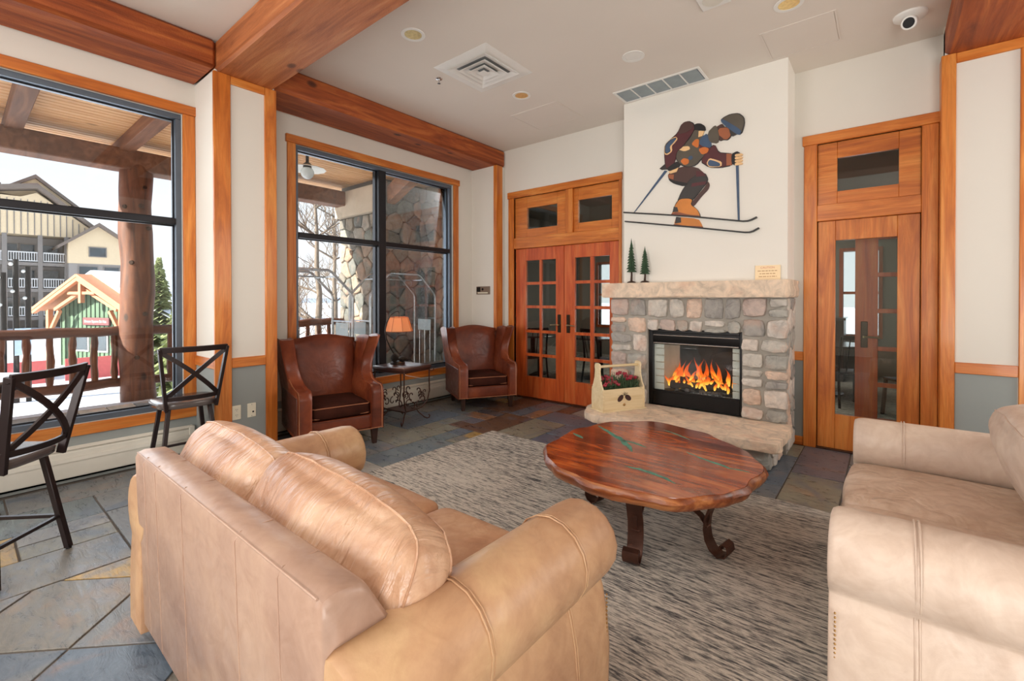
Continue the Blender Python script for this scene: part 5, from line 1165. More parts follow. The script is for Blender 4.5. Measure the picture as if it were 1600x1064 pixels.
obj('skirt', MB().lathe([(0.33, 0.885), (0.33, 0.84), (0.315, 0.84), (0.315, 0.885)], 48), M['stool'], t)
obj('column', MB().lathe([(0.22, 0.0), (0.22, 0.015), (0.05, 0.05), (0.035, 0.1), (0.035, 0.8), (0.08, 0.86), (0.15, 0.885)], 24), M['stool'], t)

# ------------------------------------------------------------------ pine tote with flowers on the hearth
bx = empty('wooden_tote', (-2.15, 4.38, 0.28), face_rot(0.88, -0.47)); tag(bx, 'pale pine handled tote with pine cones painted on its front', 'tote box')
hw, hd = 0.25, 0.10
def end_shape():
    return [(-hd, 0.0), (hd, 0.0), (hd+0.008, 0.10), (hd, 0.215), (hd*0.72, 0.26), (hd*0.5, 0.33), (hd*0.42, 0.40), (hd*0.5, 0.44), (hd*0.4, 0.465), (0, 0.475), (-hd*0.4, 0.465), (-hd*0.5, 0.44), (-hd*0.42, 0.40), (-hd*0.5, 0.33), (-hd*0.72, 0.26), (-hd, 0.215), (-hd-0.008, 0.10)]
for sg in (-1, 1): obj('end_panel', MB().prism(end_shape(), sg*hw-0.008, sg*hw+0.008, lambda u, v, d: (d, u, v+0.012)), M['pine'], bx, 0.002, seg=1)
obj('front_panel', B(-hw+0.008, hw-0.008, hd-0.014, hd, 0.012, 0.225), M['pine'], bx, 0.002, seg=1)
obj('back_board', B(-hw+0.008, hw-0.008, -hd, -hd+0.014, 0.012, 0.225), M['pine'], bx, 0.002, seg=1)
obj('base', B(-hw-0.02, hw+0.02, -hd-0.015, hd+0.018, 0.0, 0.014), M['pine'], bx, 0.003, seg=1)
obj('handle', MB().tube([(-hw+0.0, 0, 0.445), (hw, 0, 0.445)], 0.014, 14), M['pine'], bx)
M['cone'] = plain('painted_cone_brown', srgb(62, 34, 30), 0.7, var=0.3, scale=60)
for cx, an in ((-0.045, 0.75), (0.048, -0.6)):
    el = [(0.042*math.cos(k*PI/10), 0.026*math.sin(k*PI/10)) for k in range(20)]
    obj('painted_cone', MB().prism([(cx+x*math.cos(an)-y*math.sin(an), 0.128+x*math.sin(an)+y*math.cos(an)) for x, y in el], hd+0.0005, hd+0.0025, lambda u, v, d: (-u, d, v)), M['cone'], bx, smooth=False)
nd = MB(); rn = random.Random(9)
for k in range(14):
    a = rn.uniform(-0.4, PI+0.4); L_ = rn.uniform(0.04, 0.085); nd.bar((0.0, hd+0.003, 0.155), (L_*math.cos(a), hd+0.003, 0.155+L_*math.sin(a)*0.5), 0.0015, 0.001)
tag(obj('painted_needles', nd, M['bark2'], bx, smooth=False), kind='stuff')
kn = obj('knob', MB().lathe([(0.013, 0), (0.014, 0.004), (0.006, 0.008), (0.0001, 0.009)], 14), M['nail'], bx); kn.rotation_euler = (-PI/2, 0, 0); kn.location = (0, hd, 0.062)
M['needle'] = plain('pine_needles', srgb(66, 92, 62), 0.7, var=0.4, scale=30); M['berry'] = plain('red_berry', srgb(158, 28, 52), 0.35, var=0.3, scale=30)
ar = empty('flower_arrangement', (-2.15, 4.38, 0.28+0.02), face_rot(0.88, -0.47)); tag(ar, 'red flowers and pine greenery filling the pine tote', 'flowers')
gr = MB(); rn = random.Random(4)
for k in range(620):
    x, y = rn.uniform(-0.22, 0.22), rn.uniform(-0.075, 0.075); z = rn.uniform(0.17, 0.24)
    a = rn.uniform(0, 2*PI); e = rn.uniform(0.1, 1.3); L_ = rn.uniform(0.04, 0.11)
    zc = 0.05 if abs(x) < 0.16 else 0
    p = Vector((x, y, z)); q = p+Vector((math.cos(a)*math.cos(e)*L_, math.sin(a)*math.cos(e)*L_, math.sin(e)*L_+zc*0.5)); gr.bar(p, q, 0.005, 0.002)
tag(obj('greenery', gr, M['needle'], ar, smooth=False), kind='stuff')
for k in range(38):
    x = rn.choice([rn.gauss(-0.06, 0.07), rn.gauss(0.12, 0.05)]); y = rn.uniform(-0.06, 0.08); z = 0.24+rn.uniform(0, 0.075)+(0.05 if 0.0 > x > -0.12 else 0)
    x = max(-0.21, min(0.21, x)); mb = MB()
    for q in range(7): a = q*0.9+k; mb.sphere((x+0.012*math.cos(a), y+0.012*math.sin(a), z+0.006*math.sin(3*a)), 0.0125, 4)
    obj('flower', mb, M['berry'], ar)

# ------------------------------------------------------------------ outside: deck, ledge, rail, post, soffit
M['snow'] = plain('snow', srgb(222, 227, 236), 0.7, var=0.03, scale=3, bump=0.2)
M['paver'] = stone('paver_stone', [(0, srgb(122, 112, 104)), (0.3, srgb(140, 128, 116)), (0.6, srgb(104, 98, 94)), (0.8, srgb(150, 134, 118))], 0.4)
tag(obj('deck', B(-8.1, -5.1, -12, 8.5, -0.2, -0.02), M['rafter'], None), kind='structure')
lg_ = obj('paver_ledge', B(-5.62, -5.1, -6, 8.2, -0.1, 0.40), M['mortar'], None); tag(lg_, kind='structure')
yv = -1.6
while yv < 5.0:
    obj('paver', B(-5.36, -5.115, yv+0.004, yv+0.196, 0.40, 0.418), M['paver'], lg_, 0.003, seg=1)
    obj('paver', B(-5.61, -5.368, yv+0.104, yv+0.296, 0.40, 0.418), M['paver'], lg_, 0.003, seg=1); yv += 0.2
mb = MB(); ny = 60; nx = 8; vs = []
for j in range(ny+1):
    for i in range(nx+1):
        y = -6+j*0.172; x = -7.98+i*0.175; z = -0.02+0.14*math.sin(PI*i/nx)**0.6+0.05*mnoise.noise(Vector((x*2, y*1.5, 0))); vs.append((x, y, z if 0 < i < nx else -0.03))
tag(obj('deck_snow', mb.add(vs, [(j*(nx+1)+i, j*(nx+1)+i+1, (j+1)*(nx+1)+i+1, (j+1)*(nx+1)+i) for j in range(ny) for i in range(nx)]), M['snow'], None), 'bank of snow lying along the deck by the log railing', 'snow', kind='stuff')
rail = empty('log_railing', (-7.55, 1.0, 0)); tag(rail, 'rustic log railing with wavy balusters along the deck', 'railing')
rn = random.Random(12)
def logp(p0, p1, r, n=14, amp=0.012):
    a, b = Vector(p0), Vector(p1); pts = []; rr = []
    for i in range(n+1):
        t_ = a.lerp(b, i/n)+Vector((rn.uniform(-amp, amp), rn.uniform(-amp, amp), rn.uniform(-amp, amp))); pts.append(t_); rr.append(r*rn.uniform(0.93, 1.07))
    return MB().tube(pts, rr, 10)
obj('top_rail', logp((0, -4, 1.02), (0, 3.42, 1.02), 0.062, 40), M['log_y'], rail)
obj('bottom_rail', logp((0, -4, 0.36), (0, 3.42, 0.36), 0.058, 40), M['log_y'], rail)
yy = -2.0
while yy < 3.4:
    if not (0.32 < yy < 0.72):
        w_ = [0.03, 0.036, 0.032, 0.037, 0.031, 0.036, 0.03]
        pts = [(rn.uniform(-.004, .004), yy+0.005*math.sin(k*1.3+yy*9), 0.40+0.57*k/6) for k in range(7)]
        obj('baluster', MB().tube(pts, [q*rn.uniform(0.9, 1.12) for q in w_], 8), M['log'], rail)
    yy += 0.192
po = empty('log_post', (-7.5, 1.52, -0.02)); tag(po, 'thick knotty log post rising from the deck behind the railing', 'post')
pts = [(0.012*math.sin(k*0.9), 0.012*math.cos(k*0.7), k*0.19) for k in range(18)]; pts[-1] = (0, 0, 3.12)
obj('trunk', MB().tube(pts, [0.182-0.0008*k+0.006*math.sin(k*1.7) for k in range(18)], 20), M['log'], po)
for (a, z) in ((0.3, 1.25), (-0.5, 1.9), (-0.2, 0.7), (0.6, 2.35), (-0.9, 2.6), (0.1, 2.62)):
    c_, s_ = math.cos(a), math.sin(a)
    obj('knot', MB().tube([(0.165*c_, 0.165*s_, z), (0.19*c_, 0.19*s_, z)], [0.03, 0.022], 12), M['bark2'], po)
obj('post_bolt', MB().tube([(0.165, 0.05, 2.86), (0.2, 0.05, 2.86)], 0.022, 12), M['black'], po)
# soffit of individual boards, rafters, outer beam
so = empty('soffit', (-6.5, 1.0, 3.42)); tag(so, kind='structure')
x = -7.85
while x < -5.15:
    for y0_, y1_ in ((-6.0, -0.9), (-0.898, 3.1), (3.102, 8.0)):
        obj('plank', B(x+0.007+6.5, x+0.093+6.5, y0_-1.0, y1_-1.0, 0, 0.02), M['soffit'], so, 0.008, seg=1)
    x += 0.1
tag(obj('roof_deck', B(-7.9, -5.1, -6.2, 8.4, 3.46, 3.6), M['darkgap'], None), kind='structure')
tag(obj('outer_wall', B(-5.12, -5.1, -8, YB+0.5, 3.1, 5.0), M['rafter'], None), kind='structure')
for y in (-1.52, -0.55, 0.44, 1.40, 2.36):
    tag(obj('rafter', B(-7.85, -5.12, y-0.07, y+0.07, 3.26, 3.42), M['rafter'], None, 0.006, seg=1), kind='structure')
rb2 = struct('eave_beam', B(-7.64, -7.34, -6.0, 6.9, 3.05, 3.30), M['rafter'], bevel=0.015, seg=1)
hb_ = struct('valley_beam', MB().bar((-5.1, 4.25, 3.34), (-7.4, 5.0, 3.02), 0.16, 0.28), wood('valley_wood', srgb(110, 66, 40), srgb(142, 88, 54), srgb(170, 112, 72), 0, rough=0.6, coat=0.0), bevel=0.01, seg=1)
ps = empty('porch_light', (-6.05, 3.05, 3.42)); tag(ps, 'white scalloped porch ceiling light with round glass globe', 'ceiling light')
obj('stem', MB().lathe([(0.05, 0), (0.05, -0.03), (0.02, -0.04), (0.02, -0.16), (0.05, -0.18), (0.055, -0.24)], 16), M['black'], ps)
vs = []; 
for r, z in ((0.05, -0.19), (0.14, -0.225), (0.23, -0.25), (0.235, -0.255), (0.14, -0.235), (0.05, -0.20)):
    for j in range(48): a = 2*PI*j/48; vs.append((r*(1+0.03*math.cos(12*a)*(r > .2))*math.cos(a), r*(1+0.03*math.cos(12*a)*(r > .2))*math.sin(a), z))
obj('lamp_shade', MB().add(vs, [(l*48+i, l*48+(i+1) % 48, (l+1)*48+(i+1) % 48, (l+1)*48+i) for l in range(5) for i in range(48)]), plain('white_glass', srgb(238, 236, 226), 0.3), ps)
obj('globe', MB().sphere((0, 0, -0.30), 0.085, 10), plain('frosted_globe', srgb(214, 218, 216), 0.2), ps)

# stone pier and stone wall beyond the second window
pier = empty('stone_wall', (-5.6, 5.35, 0)); tag(pier, kind='structure')
def PW(name, mb, mat, **k): o_ = obj(name, mb, mat, pier, **k); o_.location = -pier.location; return o_
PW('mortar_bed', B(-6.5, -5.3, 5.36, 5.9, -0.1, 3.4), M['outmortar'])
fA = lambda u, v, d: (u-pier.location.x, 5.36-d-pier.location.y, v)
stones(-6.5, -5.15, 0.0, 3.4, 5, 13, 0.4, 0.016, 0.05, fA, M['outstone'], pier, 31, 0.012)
w2 = empty('stone_wall', (-7.0, 4.5, 0)); tag(w2, kind='structure')
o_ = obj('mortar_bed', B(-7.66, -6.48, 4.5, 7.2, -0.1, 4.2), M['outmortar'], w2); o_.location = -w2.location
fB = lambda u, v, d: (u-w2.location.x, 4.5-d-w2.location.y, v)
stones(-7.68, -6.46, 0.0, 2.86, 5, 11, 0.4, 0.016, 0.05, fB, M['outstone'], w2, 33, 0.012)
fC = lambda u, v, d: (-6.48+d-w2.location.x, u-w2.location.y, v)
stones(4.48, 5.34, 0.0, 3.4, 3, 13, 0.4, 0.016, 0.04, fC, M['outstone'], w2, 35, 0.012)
o_ = obj('stucco_band', MB().prism([(-7.69, 2.86), (-6.45, 2.86), (-6.45, 3.3), (-7.69, 3.3)], 4.38, 4.52, lambda u, v, d: (u, d, v)), plain('buff_stucco', srgb(196, 180, 158), 0.9), w2); o_.location = -w2.location
fD = lambda u, v, d: (-7.66-d-w2.location.x, u-w2.location.y, v)
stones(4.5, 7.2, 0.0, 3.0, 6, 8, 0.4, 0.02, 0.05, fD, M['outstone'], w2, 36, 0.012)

# luggage carts on the porch
def cart(y0_, y1_, label):
    xa, xb = -5.72, -6.25; t = empty('luggage_cart', ((xa+xb)/2, (y0_+y1_)/2, 0)); tag(t, label, 'luggage cart', 'silver birdcage luggage carts on the porch')
    cx_, cy_ = (xa+xb)/2, (y0_+y1_)/2; hy_ = (y1_-y0_)/2; hx_ = (xa-xb)/2
    for sg in (-1, 1):
        ang = []
        pts = [(sg*hx_, -hy_, 0.16), (sg*hx_, -hy_, 1.44), (sg*hx_, -hy_+0.02, 1.50), (sg*hx_, -hy_+0.30, 1.77), (sg*hx_, -hy_+0.36, 1.80), (sg*hx_, hy_-0.36, 1.80), (sg*hx_, hy_-0.30, 1.77), (sg*hx_, hy_-0.02, 1.50), (sg*hx_, hy_, 1.44), (sg*hx_, hy_, 0.16)]
        obj('hoop', MB().tube(pts, 0.019, 10), M['steel'], t, angle=80)
    obj('hanger_bar', MB().tube([(-hx_, -hy_+0.25, 1.72), (hx_, -hy_+0.25, 1.72)], 0.01).tube([(-hx_, hy_-0.25, 1.72), (hx_, hy_-0.25, 1.72)], 0.01).tube([(0, -hy_+0.25, 1.72), (0, hy_-0.25, 1.72)], 0.01), M['steel'], t)
    for yq in (-0.1, 0.1): obj('garment_hook', MB().tube([(0, hy_-0.35+yq*0.6, 1.71), (0, hy_-0.33+yq*0.6, 1.66), (0, hy_-0.36+yq*0.6, 1.63), (0, hy_-0.39+yq*0.6, 1.66)], 0.005, 6), M['steel'], t)
    for sy in (-1, 1):
        obj('end_rail', MB().tube([(-hx_, sy*hy_, 1.10), (hx_, sy*hy_, 1.10)], 0.011), M['steel'], t)
        for k in range(3): obj('end_rod', MB().tube([(-hx_+(k+1)*hx_/2, sy*hy_, 0.16), (-hx_+(k+1)*hx_/2, sy*hy_, 1.10)], 0.008), M['steel'], t)
        obj('sign_plate', B(-0.16, 0.16, sy*hy_-0.012, sy*hy_-0.006, 0.90, 1.08), plain('pale_blue_plate', srgb(196, 212, 216), 0.4), t, 0.002)
    rbox('platform', -hx_-0.03, hx_+0.03, -hy_-0.03, hy_+0.03, 0.13, 0.19, 0.02, M['steel'], t, seg=2)
    for sx in (-1, 1):
        for sy in (-1, 1): obj('wheel', MB().tube([(sx*(hx_-0.06)-0.015, sy*(hy_-0.12), 0.055), (sx*(hx_-0.06)+0.015, sy*(hy_-0.12), 0.055)], 0.07, 18), M['black'], t)
cart(2.35, 3.52, 'silver luggage cart outside, nearer the pilaster, its right half in view')
cart(3.80, 5.02, 'silver luggage cart outside, in front of the stone wall')

# ------------------------------------------------------------------ snowy grounds and far buildings
GZ = -1.7
mb = MB(); vs = []; N1, N2 = 30, 30
for j in range(N2+1):
    for i in range(N1+1):
        x = -8.2-(i/N1)**1.6*150; y = -70+j*9; z = GZ+0.10*mnoise.noise(Vector((x*0.3, y*0.3, 0)))+max(0, (-x-24))*0.012; vs.append((x, y, z))
tag(obj('snow_ground', mb.add(vs, [(j*(N1+1)+i, j*(N1+1)+i+1, (j+1)*(N1+1)+i+1, (j+1)*(N1+1)+i) for j in range(N2) for i in range(N1)]), M['snow'], None), kind='structure')
tag(obj('north_ground', B(-8.2, 80, 5.4, 180, GZ-0.2, GZ-0.02), M['snow'], None), kind='structure')
# lodge across the square (facade in the plane x = -60)
M['lap'] = plain('beige_siding', srgb(224, 202, 168), 0.85, var=0.04); M['lap2'] = plain('taupe_siding', srgb(150, 144, 140), 0.85, var=0.05)
M['lodge_roof'] = plain('brown_roof', srgb(118, 106, 98), 0.9); M['lodge_trim'] = plain('grey_fascia', srgb(128, 122, 118), 0.8); M['balc'] = plain('pale_balcony_rail', srgb(206, 206, 206), 0.7)
M['darkglass'] = plain('dark_window_glass', srgb(54, 66, 74), 0.1, var=0.3, scale=2, spec=0.8)
lo = empty('lodge', (-60, 5, GZ)); tag(lo, 'large beige gabled lodge with stacked balconies across the square', 'building')
def LW(name, mb, mat, par=None, **k):
    o_ = obj(name, mb, mat, par or lo, **k)
    if par is None: o_.location = -lo.location
    return o_
fx = lambda u, v, d: (d, u, v)
LW('side_wall', MB().prism([(-14, GZ), (10.9, GZ), (10.9, 5.0), (7.2, 6.9), (6.9, 7.2), (-14, 7.2)], -75, -62.2, fx), M['lap2'])
gw = LW('gable_wall', MB().prism([(-4.5, 7.25), (7.5, 7.25), (8.9, 8.0), (5.0, 11.1), (4.0, 10.6), (-1.0, 10.6)], -75, -60, fx), M['lap'])
mb = MB(); y = -4.0
while y < 8.6: mb.box(-60.0, -59.95, y, y+0.06, 7.25, min(10.4, 7.25+max(0.2, (9.0-y)*0.82+0.35) if y > 4.2 else 10.4)); y += 0.42
o_ = obj('batten', mb, M['lodge_trim'], gw); tag(o_, kind='stuff')
LW('gable_roof', MB().prism([(-1.5, 10.4), (5.0, 11.9), (9.4, 8.0), (9.4, 7.65), (5.0, 11.45), (-1.5, 10.1)], -75, -59.4, fx), M['lodge_roof'])
pk = LW('peak_gable', MB().prism([(2.8, 11.2), (5.0, 12.55), (7.4, 10.6), (7.4, 10.4), (2.8, 10.9)], -75, -61, fx), M['lap'])
LW('roof', MB().prism([(2.4, 11.0), (5.0, 12.9), (8.2, 10.1), (8.2, 9.8), (5.0, 12.55), (2.4, 10.8)], -75, -60.6, fx), M['lodge_roof'])
g2 = LW('wing_wall', MB().prism([(6.95, 4.8), (10.95, 4.8), (10.95, 7.1), (9.08, 8.45), (6.95, 6.9)], -66, -59.2, fx), M['lap'])
LW('wing_wall', B(-66, -59.25, 7.0, 10.95, GZ, 4.8), M['lap2'])
LW('wing_roof', MB().prism([(6.2, 6.35), (9.08, 8.75), (11.6, 6.9), (11.6, 6.6), (9.08, 8.42), (6.2, 6.05)], -68, -58.6, fx), M['lodge_roof'])
def win(y0_, y1_, z0_, z1_, x_):
    f_ = LW('window', MB().box(x_, x_+0.08, y0_-0.08, y1_+0.08, z0_-0.08, z0_).box(x_, x_+0.08, y0_-0.08, y1_+0.08, z1_, z1_+0.08).box(x_, x_+0.08, y0_-0.08, y0_, z0_, z1_).box(x_, x_+0.08, y1_, y1_+0.08, z0_, z1_), M['lodge_trim'])
    obj('pane', B(x_+0.01, x_+0.03, y0_, y1_, z0_, z1_), M['darkglass'], f_)
win(8.45, 9.6, 5.55, 6.35, -59.2); win(7.7, 9.0, 3.75, 4.5, -59.25); win(9.5, 10.6, 3.75, 4.5, -59.25)
for zf in (4.75, 2.35, -0.2):
    LW('balcony_slab', B(-62.2, -60, -6, 7.0, zf-0.28, zf), M['lodge_trim'])
    for (a, b) in ((3.2, 5.1), (5.4, 7.0), (0.2, 2.9)):
        mbb = MB().box(-60.1, -60.0, a, b, zf+0.85, zf+0.95).box(-60.1, -60.0, a, b, zf+0.1, zf+0.18); y = a
        while y < b: mbb.box(-60.07, -60.03, y, y+0.05, zf+0.18, zf+0.85); y += 0.16
        LW('balcony_rail', mbb, M['balc'])
    for a, b in ((3.25, 3.9), (4.1, 5.0), (5.55, 6.6), (1.0, 2.4)): win(a, b, zf+0.1, zf+1.75, -62.18)
for y in (3.0, 5.2, 6.95): LW('column', B(-60.3, -59.95, y-0.15, y+0.15, GZ, 7.25), M['lodge_trim'])
for y, z in ((2.0, 11.1), (2.9, 11.6), (7.7, 9.6)): LW('roof_pipe', MB().tube([(-64, y, z-1), (-64, y, z+0.7)], 0.12, 8), M['lodge_roof'])
# green shed, ridge running away from us
shd = empty('ticket_shed', (-27.3, 4.15, GZ), math.atan2(0.35, 0.94)); tag(shd, 'green board shed with timber gable truss and snowy roof', 'building')
M['shed'] = plain('shed_green', srgb(92, 118, 96), 0.85, var=0.06); M['timber'] = plain('orange_timber', srgb(196, 134, 98), 0.7, var=0.1)
hw_ = 2.6; ez, pz = 2.95, 4.1
obj('wall', MB().prism([(-hw_, 0), (hw_, 0), (hw_, ez-0.1), (0, pz-0.1), (-hw_, ez-0.1)], 0, 6, lambda u, v, d: (u, d, v)), M['shed'], shd)
mb = MB(); u = -hw_
while u < hw_: mb.box(u, u+0.05, -0.03, 0.0, 0, ez-0.1+(pz-ez)*(1-abs(u)/hw_)-0.06); u += 0.3
tag(obj('batten', mb, plain('shed_batten', srgb(74, 98, 80), 0.85), shd), kind='stuff')
for sg in (-1, 1):
    obj('roof_panel', MB().bar((sg*0.0, 2.7, pz+0.05), (sg*(hw_+0.65), 2.7, ez-0.32), 7.0, 0.12, (0, 0, 1)), M['timber'], shd)
    obj('roof_snow', MB().bar((sg*0.0, 2.9, pz+0.22), (sg*(hw_+0.55), 2.9, ez-0.10), 6.3, 0.24, (0, 0, 1)), M['snow'], shd, 0.08)
    obj('rafter', MB().bar((0, -0.7, pz-0.08), (sg*(hw_+0.6), -0.7, ez-0.40), 0.16, 0.2), M['timber'], shd)
    obj('rafter', MB().bar((0, -0.45, pz-0.55), (sg*(hw_-0.5), -0.45, ez-0.30), 0.14, 0.14), M['timber'], shd)
    obj('post', MB().bar((sg*(hw_-0.15), -0.5, 0), (sg*(hw_-0.15), -0.5, ez-0.3), 0.18, 0.18), M['timber'], shd)
    obj('knee_brace', MB().bar((sg*(hw_-0.15), -0.5, ez-1.4), (sg*(hw_-0.9), -0.5, ez-0.35), 0.13, 0.13), M['timber'], shd)
obj('king_post', MB().bar((0, -0.6, pz-0.1), (0, -0.6, pz-1.15), 0.16, 0.16), M['timber'], shd)
obj('collar_beam', MB().bar((-0.9, -0.58, pz-0.72), (0.9, -0.58, pz-0.72), 0.12, 0.12), M['timber'], shd)
sg_ = obj('sign_board', B(-0.85, 0.95, -0.12, -0.04, 1.95, 2.29), plain('dark_red_sign', srgb(112, 62, 66), 0.6), shd, 0.02)
text('sign_lettering', 'Dream Square Ski Hut', 0.165, (0.05, -0.13, 2.07), M['white'], shd)
for a in (-1.5, -0.2, 1.3): 
    w__ = obj('window', B(a, a+0.95, -0.06, 0.0, 0.75, 1.55), M['balc'], shd); obj('pane', B(a+0.07, a+0.88, -0.075, -0.055, 0.82, 1.48), M['darkglass'], w__)
# red fence with banner
for k, (y0_, y1_) in enumerate(((1.0, 2.3), (2.6, 4.9))):
    tag(obj('safety_fence', B(-23.05, -23.0, y0_, y1_, GZ+0.15, GZ+0.95), plain('red_banner', srgb(222, 110, 108), 0.7), None), ['short red banner fence on the snow near the lamp posts', 'long red banner fence on the snow before the green shed'][k], 'fence')
# lamp poles with flood lights
for k, (y, h) in enumerate(((1.22, 4.3), (1.47, 4.1), (0.97, 3.9))):
    t = empty('light_pole', (-20, y, GZ)); tag(t, ['tallest black light pole at the left window, front of three', 'black light pole just right of the tallest one', 'black light pole left of the tallest one'][k], 'light pole', 'black light poles')
    obj('pole', MB().tube([(0, 0, 0), (0, 0, h)], 0.065, 10), M['black'], t)
    for q in range(2): obj('flood_light', MB().sphere((0.05, -0.10+0.03*q, h-0.15-0.8*q), 0.05, 8), M['white'], t); obj('bracket', MB().bar((0, 0, h-0.2-0.8*q), (0.05, -0.10, h-0.15-0.8*q), 0.03, 0.03), M['black'], t)
tag(obj('poster_sheet', B(-19.9, -19.87, 1.18, 1.52, GZ+1.45, GZ+2.25), plain('pale_blue_sheet', srgb(196, 218, 236), 0.6), None), 'pale blue sheet hung between the light poles', 'poster')
# evergreen trees
M['ever'] = plain('evergreen_needles', srgb(140, 150, 104), 0.9, var=0.4, scale=3); M['barkx'] = plain('grey_bark', srgb(112, 100, 88), 0.9, var=0.2, scale=12)
def fir(x, y, h, r, lab, seed):
    t = empty('evergreen_tree', (x, y, GZ)); tag(t, lab, 'tree', 'evergreens on the square'); rn = random.Random(seed)
    obj('trunk', MB().tube([(0, 0, 0), (0, 0, h*0.9)], [0.16, 0.03], 8), M['barkx'], t); mb = MB(); sn = MB()
    for k in range(520):
        u = (k/520)**0.8; z = h*(0.1+0.9*u); L_ = r*(1-u)*rn.uniform(0.6, 1.1)+0.08; a = rn.uniform(0, 2*PI); e = Vector((math.cos(a), math.sin(a), 0)); tn = Vector((-e.y, e.x, 0)); w_ = L_*0.28+0.04
        p = Vector((0, 0, z)); q = p+e*L_+Vector((0, 0, -0.28*L_)); m_ = p+e*L_*0.5+Vector((0, 0, 0.02))
        mb.add([p, m_+tn*w_, q, m_-tn*w_, m_+Vector((0, 0, -0.1))], [(0, 1, 2, 3), (0, 3, 4), (0, 4, 1), (2, 1, 4), (2, 4, 3)])
        if rn.random() < 0.12 and L_ > 0.4: sn.add([m_+Vector((0, 0, .03)), m_+tn*w_*0.7+e*0.05+Vector((0, 0, .03)), q+Vector((0, 0, .04)), m_-tn*w_*0.7+Vector((0, 0, .03))], [(0, 1, 2, 3)])
    tag(obj('foliage', mb, M['ever'], t, smooth=False, fixn=False), kind='stuff'); tag(obj('snow_load', sn, M['snow'], t, smooth=False, fixn=False), kind='stuff')
fir(-20, 4.68, 4.6, 1.15, 'tall evergreen tree right of the log post', 1)
fir(-15.5, 4.12, 3.3, 0.95, 'shorter evergreen tree at the right jamb of the left window', 2)
fir(-26, 0.4, 3.4, 1.3, 'low evergreen behind the light poles at the left edge', 3)
def bare(x, y, h, lab, seed, z0=GZ):
    t = empty('bare_tree', (x, y, z0)); tag(t, lab, 'tree', 'bare aspens beyond the porch'); rn = random.Random(seed)
    trunk = [(0, 0, 0)]
    for k in range(1, 9): trunk.append((trunk[-1][0]+rn.uniform(-.06, .06), trunk[-1][1]+rn.uniform(-.06, .06), h*k/8))
    obj('trunk', MB().tube(trunk, [0.13*(1-0.1*k) for k in range(9)], 10), M['barkx'], t); mb = MB()
    def br(p, d, L_, r, dep):
        pts = [p]; dd = d.copy()
        for k in range(4): dd = (dd+Vector((rn.uniform(-.3, .3), rn.uniform(-.3, .3), rn.uniform(-.1, .3)))).normalized(); pts.append(pts[-1]+dd*L_/4)
        mb.tube(pts, [r*(1-0.18*k) for k in range(5)], 4, cap=False)
        if dep:
            for k in range(4): br(pts[rn.randint(1, 4)], (dd+Vector((rn.uniform(-1, 1), rn.uniform(-1, 1), rn.uniform(-.2, .8)))).normalized(), L_*0.6, r*0.55, dep-1)
    for k in range(16):
        i = rn.randint(2, 8); a = rn.uniform(0, 6.28); br(Vector(trunk[i]), Vector((math.cos(a), math.sin(a), 0.5)).normalized(), h*0.22, 0.03, 2)
    tag(obj('branches', mb, M['barkx'], t, fixn=False), kind='stuff')
bare(-12.5, 6.6, 6.5, 'bare aspen nearest the log railing, seen through the middle window', 1)
bare(-17, 10.4, 7, 'bare aspen further back by the stone wall edge', 2)
bare(-15, 8.6, 6.0, 'bare aspen with a pale trunk behind the nearest aspen', 3)
bare(-22, 12.6, 8, 'tallest bare aspen far behind the porch railing', 4)
bare(-12.0, 8.9, 3.2, 'low bare sapling just beyond the porch railing', 5)
bare(-20, 9.6, 4.0, 'short bare aspen far back at the left pane edge', 6)
hp = MB(); vs = []
for i in range(41):
    y = -60+i*5; hgt = 4+3*mnoise.noise(Vector((y*0.03, 2, 0)))
    vs += [(-155, y, GZ-1), (-158, y, hgt*0.6), (-170, y, hgt)]
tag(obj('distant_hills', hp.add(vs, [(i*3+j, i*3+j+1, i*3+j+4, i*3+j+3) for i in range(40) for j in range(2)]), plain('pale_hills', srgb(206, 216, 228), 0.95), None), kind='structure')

# ------------------------------------------------------------------ dining room beyond the doors
Y1 = YB+0.14; Y2 = 10.6
M['room2'] = paint('grey_beige_paint', srgb(150, 146, 138));  # grey-beige dining room walls and ceiling
struct('floor', B(-6.4, 3.4, Y1, Y2, -0.12, 0.0), M['rug'])
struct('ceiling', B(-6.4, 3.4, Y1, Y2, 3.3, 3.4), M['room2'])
WN = [(-5.75, -5.35), (-4.95, -4.2), (-1.9, -1.3), (-0.62, -0.1), (0.5, 1.2)]
mb = MB().box(-6.4, 3.4, Y2, Y2+0.15, 0, 0.75).box(-6.4, 3.4, Y2, Y2+0.15, 2.3, 3.4); xs = [-6.4]
for a, b in WN: xs += [a, b]
xs.append(3.4)
for k in range(0, len(xs), 2): mb.box(xs[k], xs[k+1], Y2, Y2+0.15, 0.75, 2.3)
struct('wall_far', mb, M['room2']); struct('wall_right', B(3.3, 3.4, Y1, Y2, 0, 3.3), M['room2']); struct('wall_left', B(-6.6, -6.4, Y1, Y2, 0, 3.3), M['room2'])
for k, (a, b) in enumerate(WN):
    w_ = empty('window_%d' % (k+3)); tag(w_, kind='structure'); f = 0.05
    obj('window_frame', MB().box(a-0.06, a, Y2-0.03, Y2+0.1, 0.69, 2.36).box(b, b+0.06, Y2-0.03, Y2+0.1, 0.69, 2.36).box(a, b, Y2-0.03, Y2+0.1, 0.69, 0.75).box(a, b, Y2-0.03, Y2+0.1, 2.3, 2.36).box(a, b, Y2+0.02, Y2+0.06, 1.5, 1.55), M['door_red'], w_)
    obj('pane', B(a, b, Y2+0.035, Y2+0.04, 0.75, 2.3), M['glass'], w_, smooth=False)
light('dining_fill', 'AREA', (-2.2, 8.0, 3.2), 70, (1.0, 0.9, 0.78), 2.5, 1.6, target=(-2.2, 8.2, 0))  # added unseen fill lamp that lifts the dark dining room
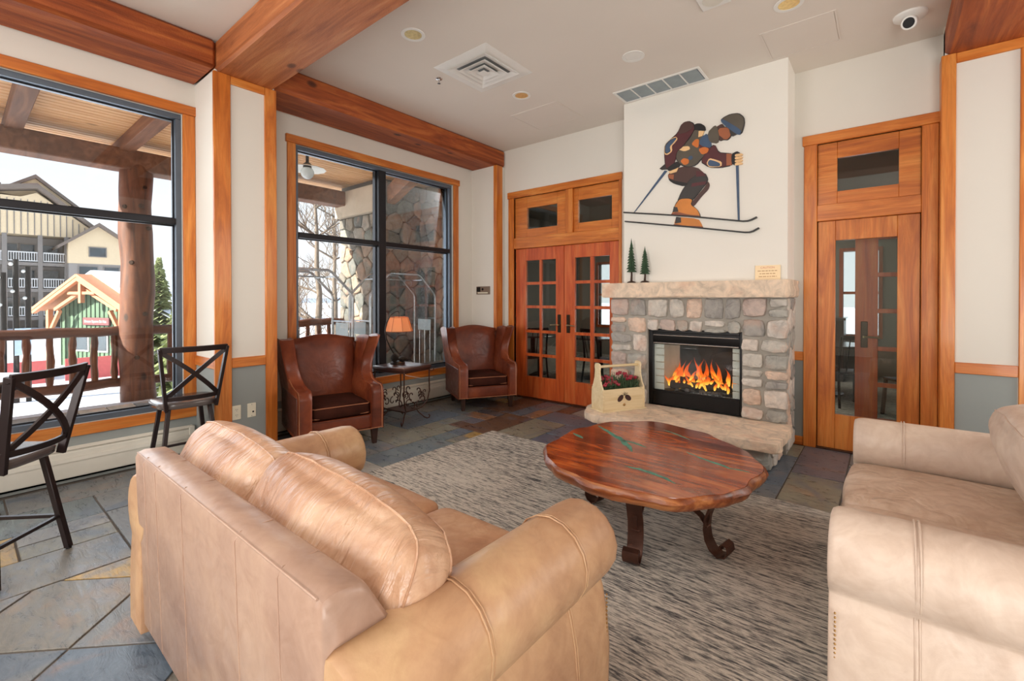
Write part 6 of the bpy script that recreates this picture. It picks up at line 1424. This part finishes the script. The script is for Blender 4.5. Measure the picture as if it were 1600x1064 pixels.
def dchair(loc, rz, label):
    s = empty('dining_chair', loc, rz); tag(s, label, 'chair', 'dark dining chairs beyond the glass doors')
    rbox('seat', -0.2, 0.2, -0.2, 0.2, 0.43, 0.46, 0.012, M['darkwood'], s, seg=2)
    for x in (-0.18, 0.18):
        obj('leg', MB().bar((x, 0.17, 0.43), (x*1.08, 0.2, 0), 0.03, 0.03), M['black'], s)
        obj('leg', MB().tube([(x*1.08, -0.24, 0), (x, -0.18, 0.45), (x, -0.2, 0.7), (x, -0.26, 0.93)], 0.016), M['black'], s)
    obj('top_rail', MB().strap([(-0.18, -0.26, 0.92), (-0.09, -0.285, 0.92), (0.09, -0.285, 0.92), (0.18, -0.26, 0.92)], 0.05, 0.015, (0, 0, 1)), M['black'], s)
    for x in (-0.09, 0, 0.09): obj('spindle', MB().tube([(x, -0.18, 0.46), (x, -0.275, 0.9)], 0.007, 6), M['black'], s)
def dtable(loc, label, r=0.55):
    t = empty('dining_table', loc); tag(t, label, 'table', 'tables beyond the glass doors')
    obj('tabletop', MB().lathe([(0.0001, 0.72), (r, 0.72), (r+0.01, 0.735), (r, 0.75), (0.0001, 0.75)], 32), M['seat'], t)
    obj('pedestal', MB().lathe([(0.28, 0), (0.28, 0.02), (0.06, 0.06), (0.045, 0.1), (0.045, 0.66), (0.1, 0.72)], 16), M['black'], t)
dtable((-0.75, 8.3, 0), 'round dining table seen through the right glazed door')
dtable((-3.95, 7.3, 0), 'round dining table seen through the right leaf of the double doors')
dtable((-5.2, 7.0, 0), 'round dining table seen through the left leaf of the double doors')
dchair((-0.40, 7.55, 0), 0.5, 'dark dining chair behind the glazed right door')
dchair((-3.55, 6.6, 0), -0.4, 'dark dining chair before the table behind the double doors')
dchair((-4.62, 6.2, 0), 1.0, 'dark dining chair between the two tables behind the double doors')
dchair((0.25, 7.2, 0), 2.2, 'dark dining chair behind the muntins of the right door')
sb_ = obj('sideboard', B(-1.15, -0.55, 9.6, 10.2, 0, 1.05), M['darkwood'], None, 0.01); tag(sb_, 'low dark sideboard by the far dining room window', 'sideboard')
obj('worktop', B(-1.18, -0.52, 9.57, 10.23, 1.05, 1.09), M['seat'], sb_, 0.004)
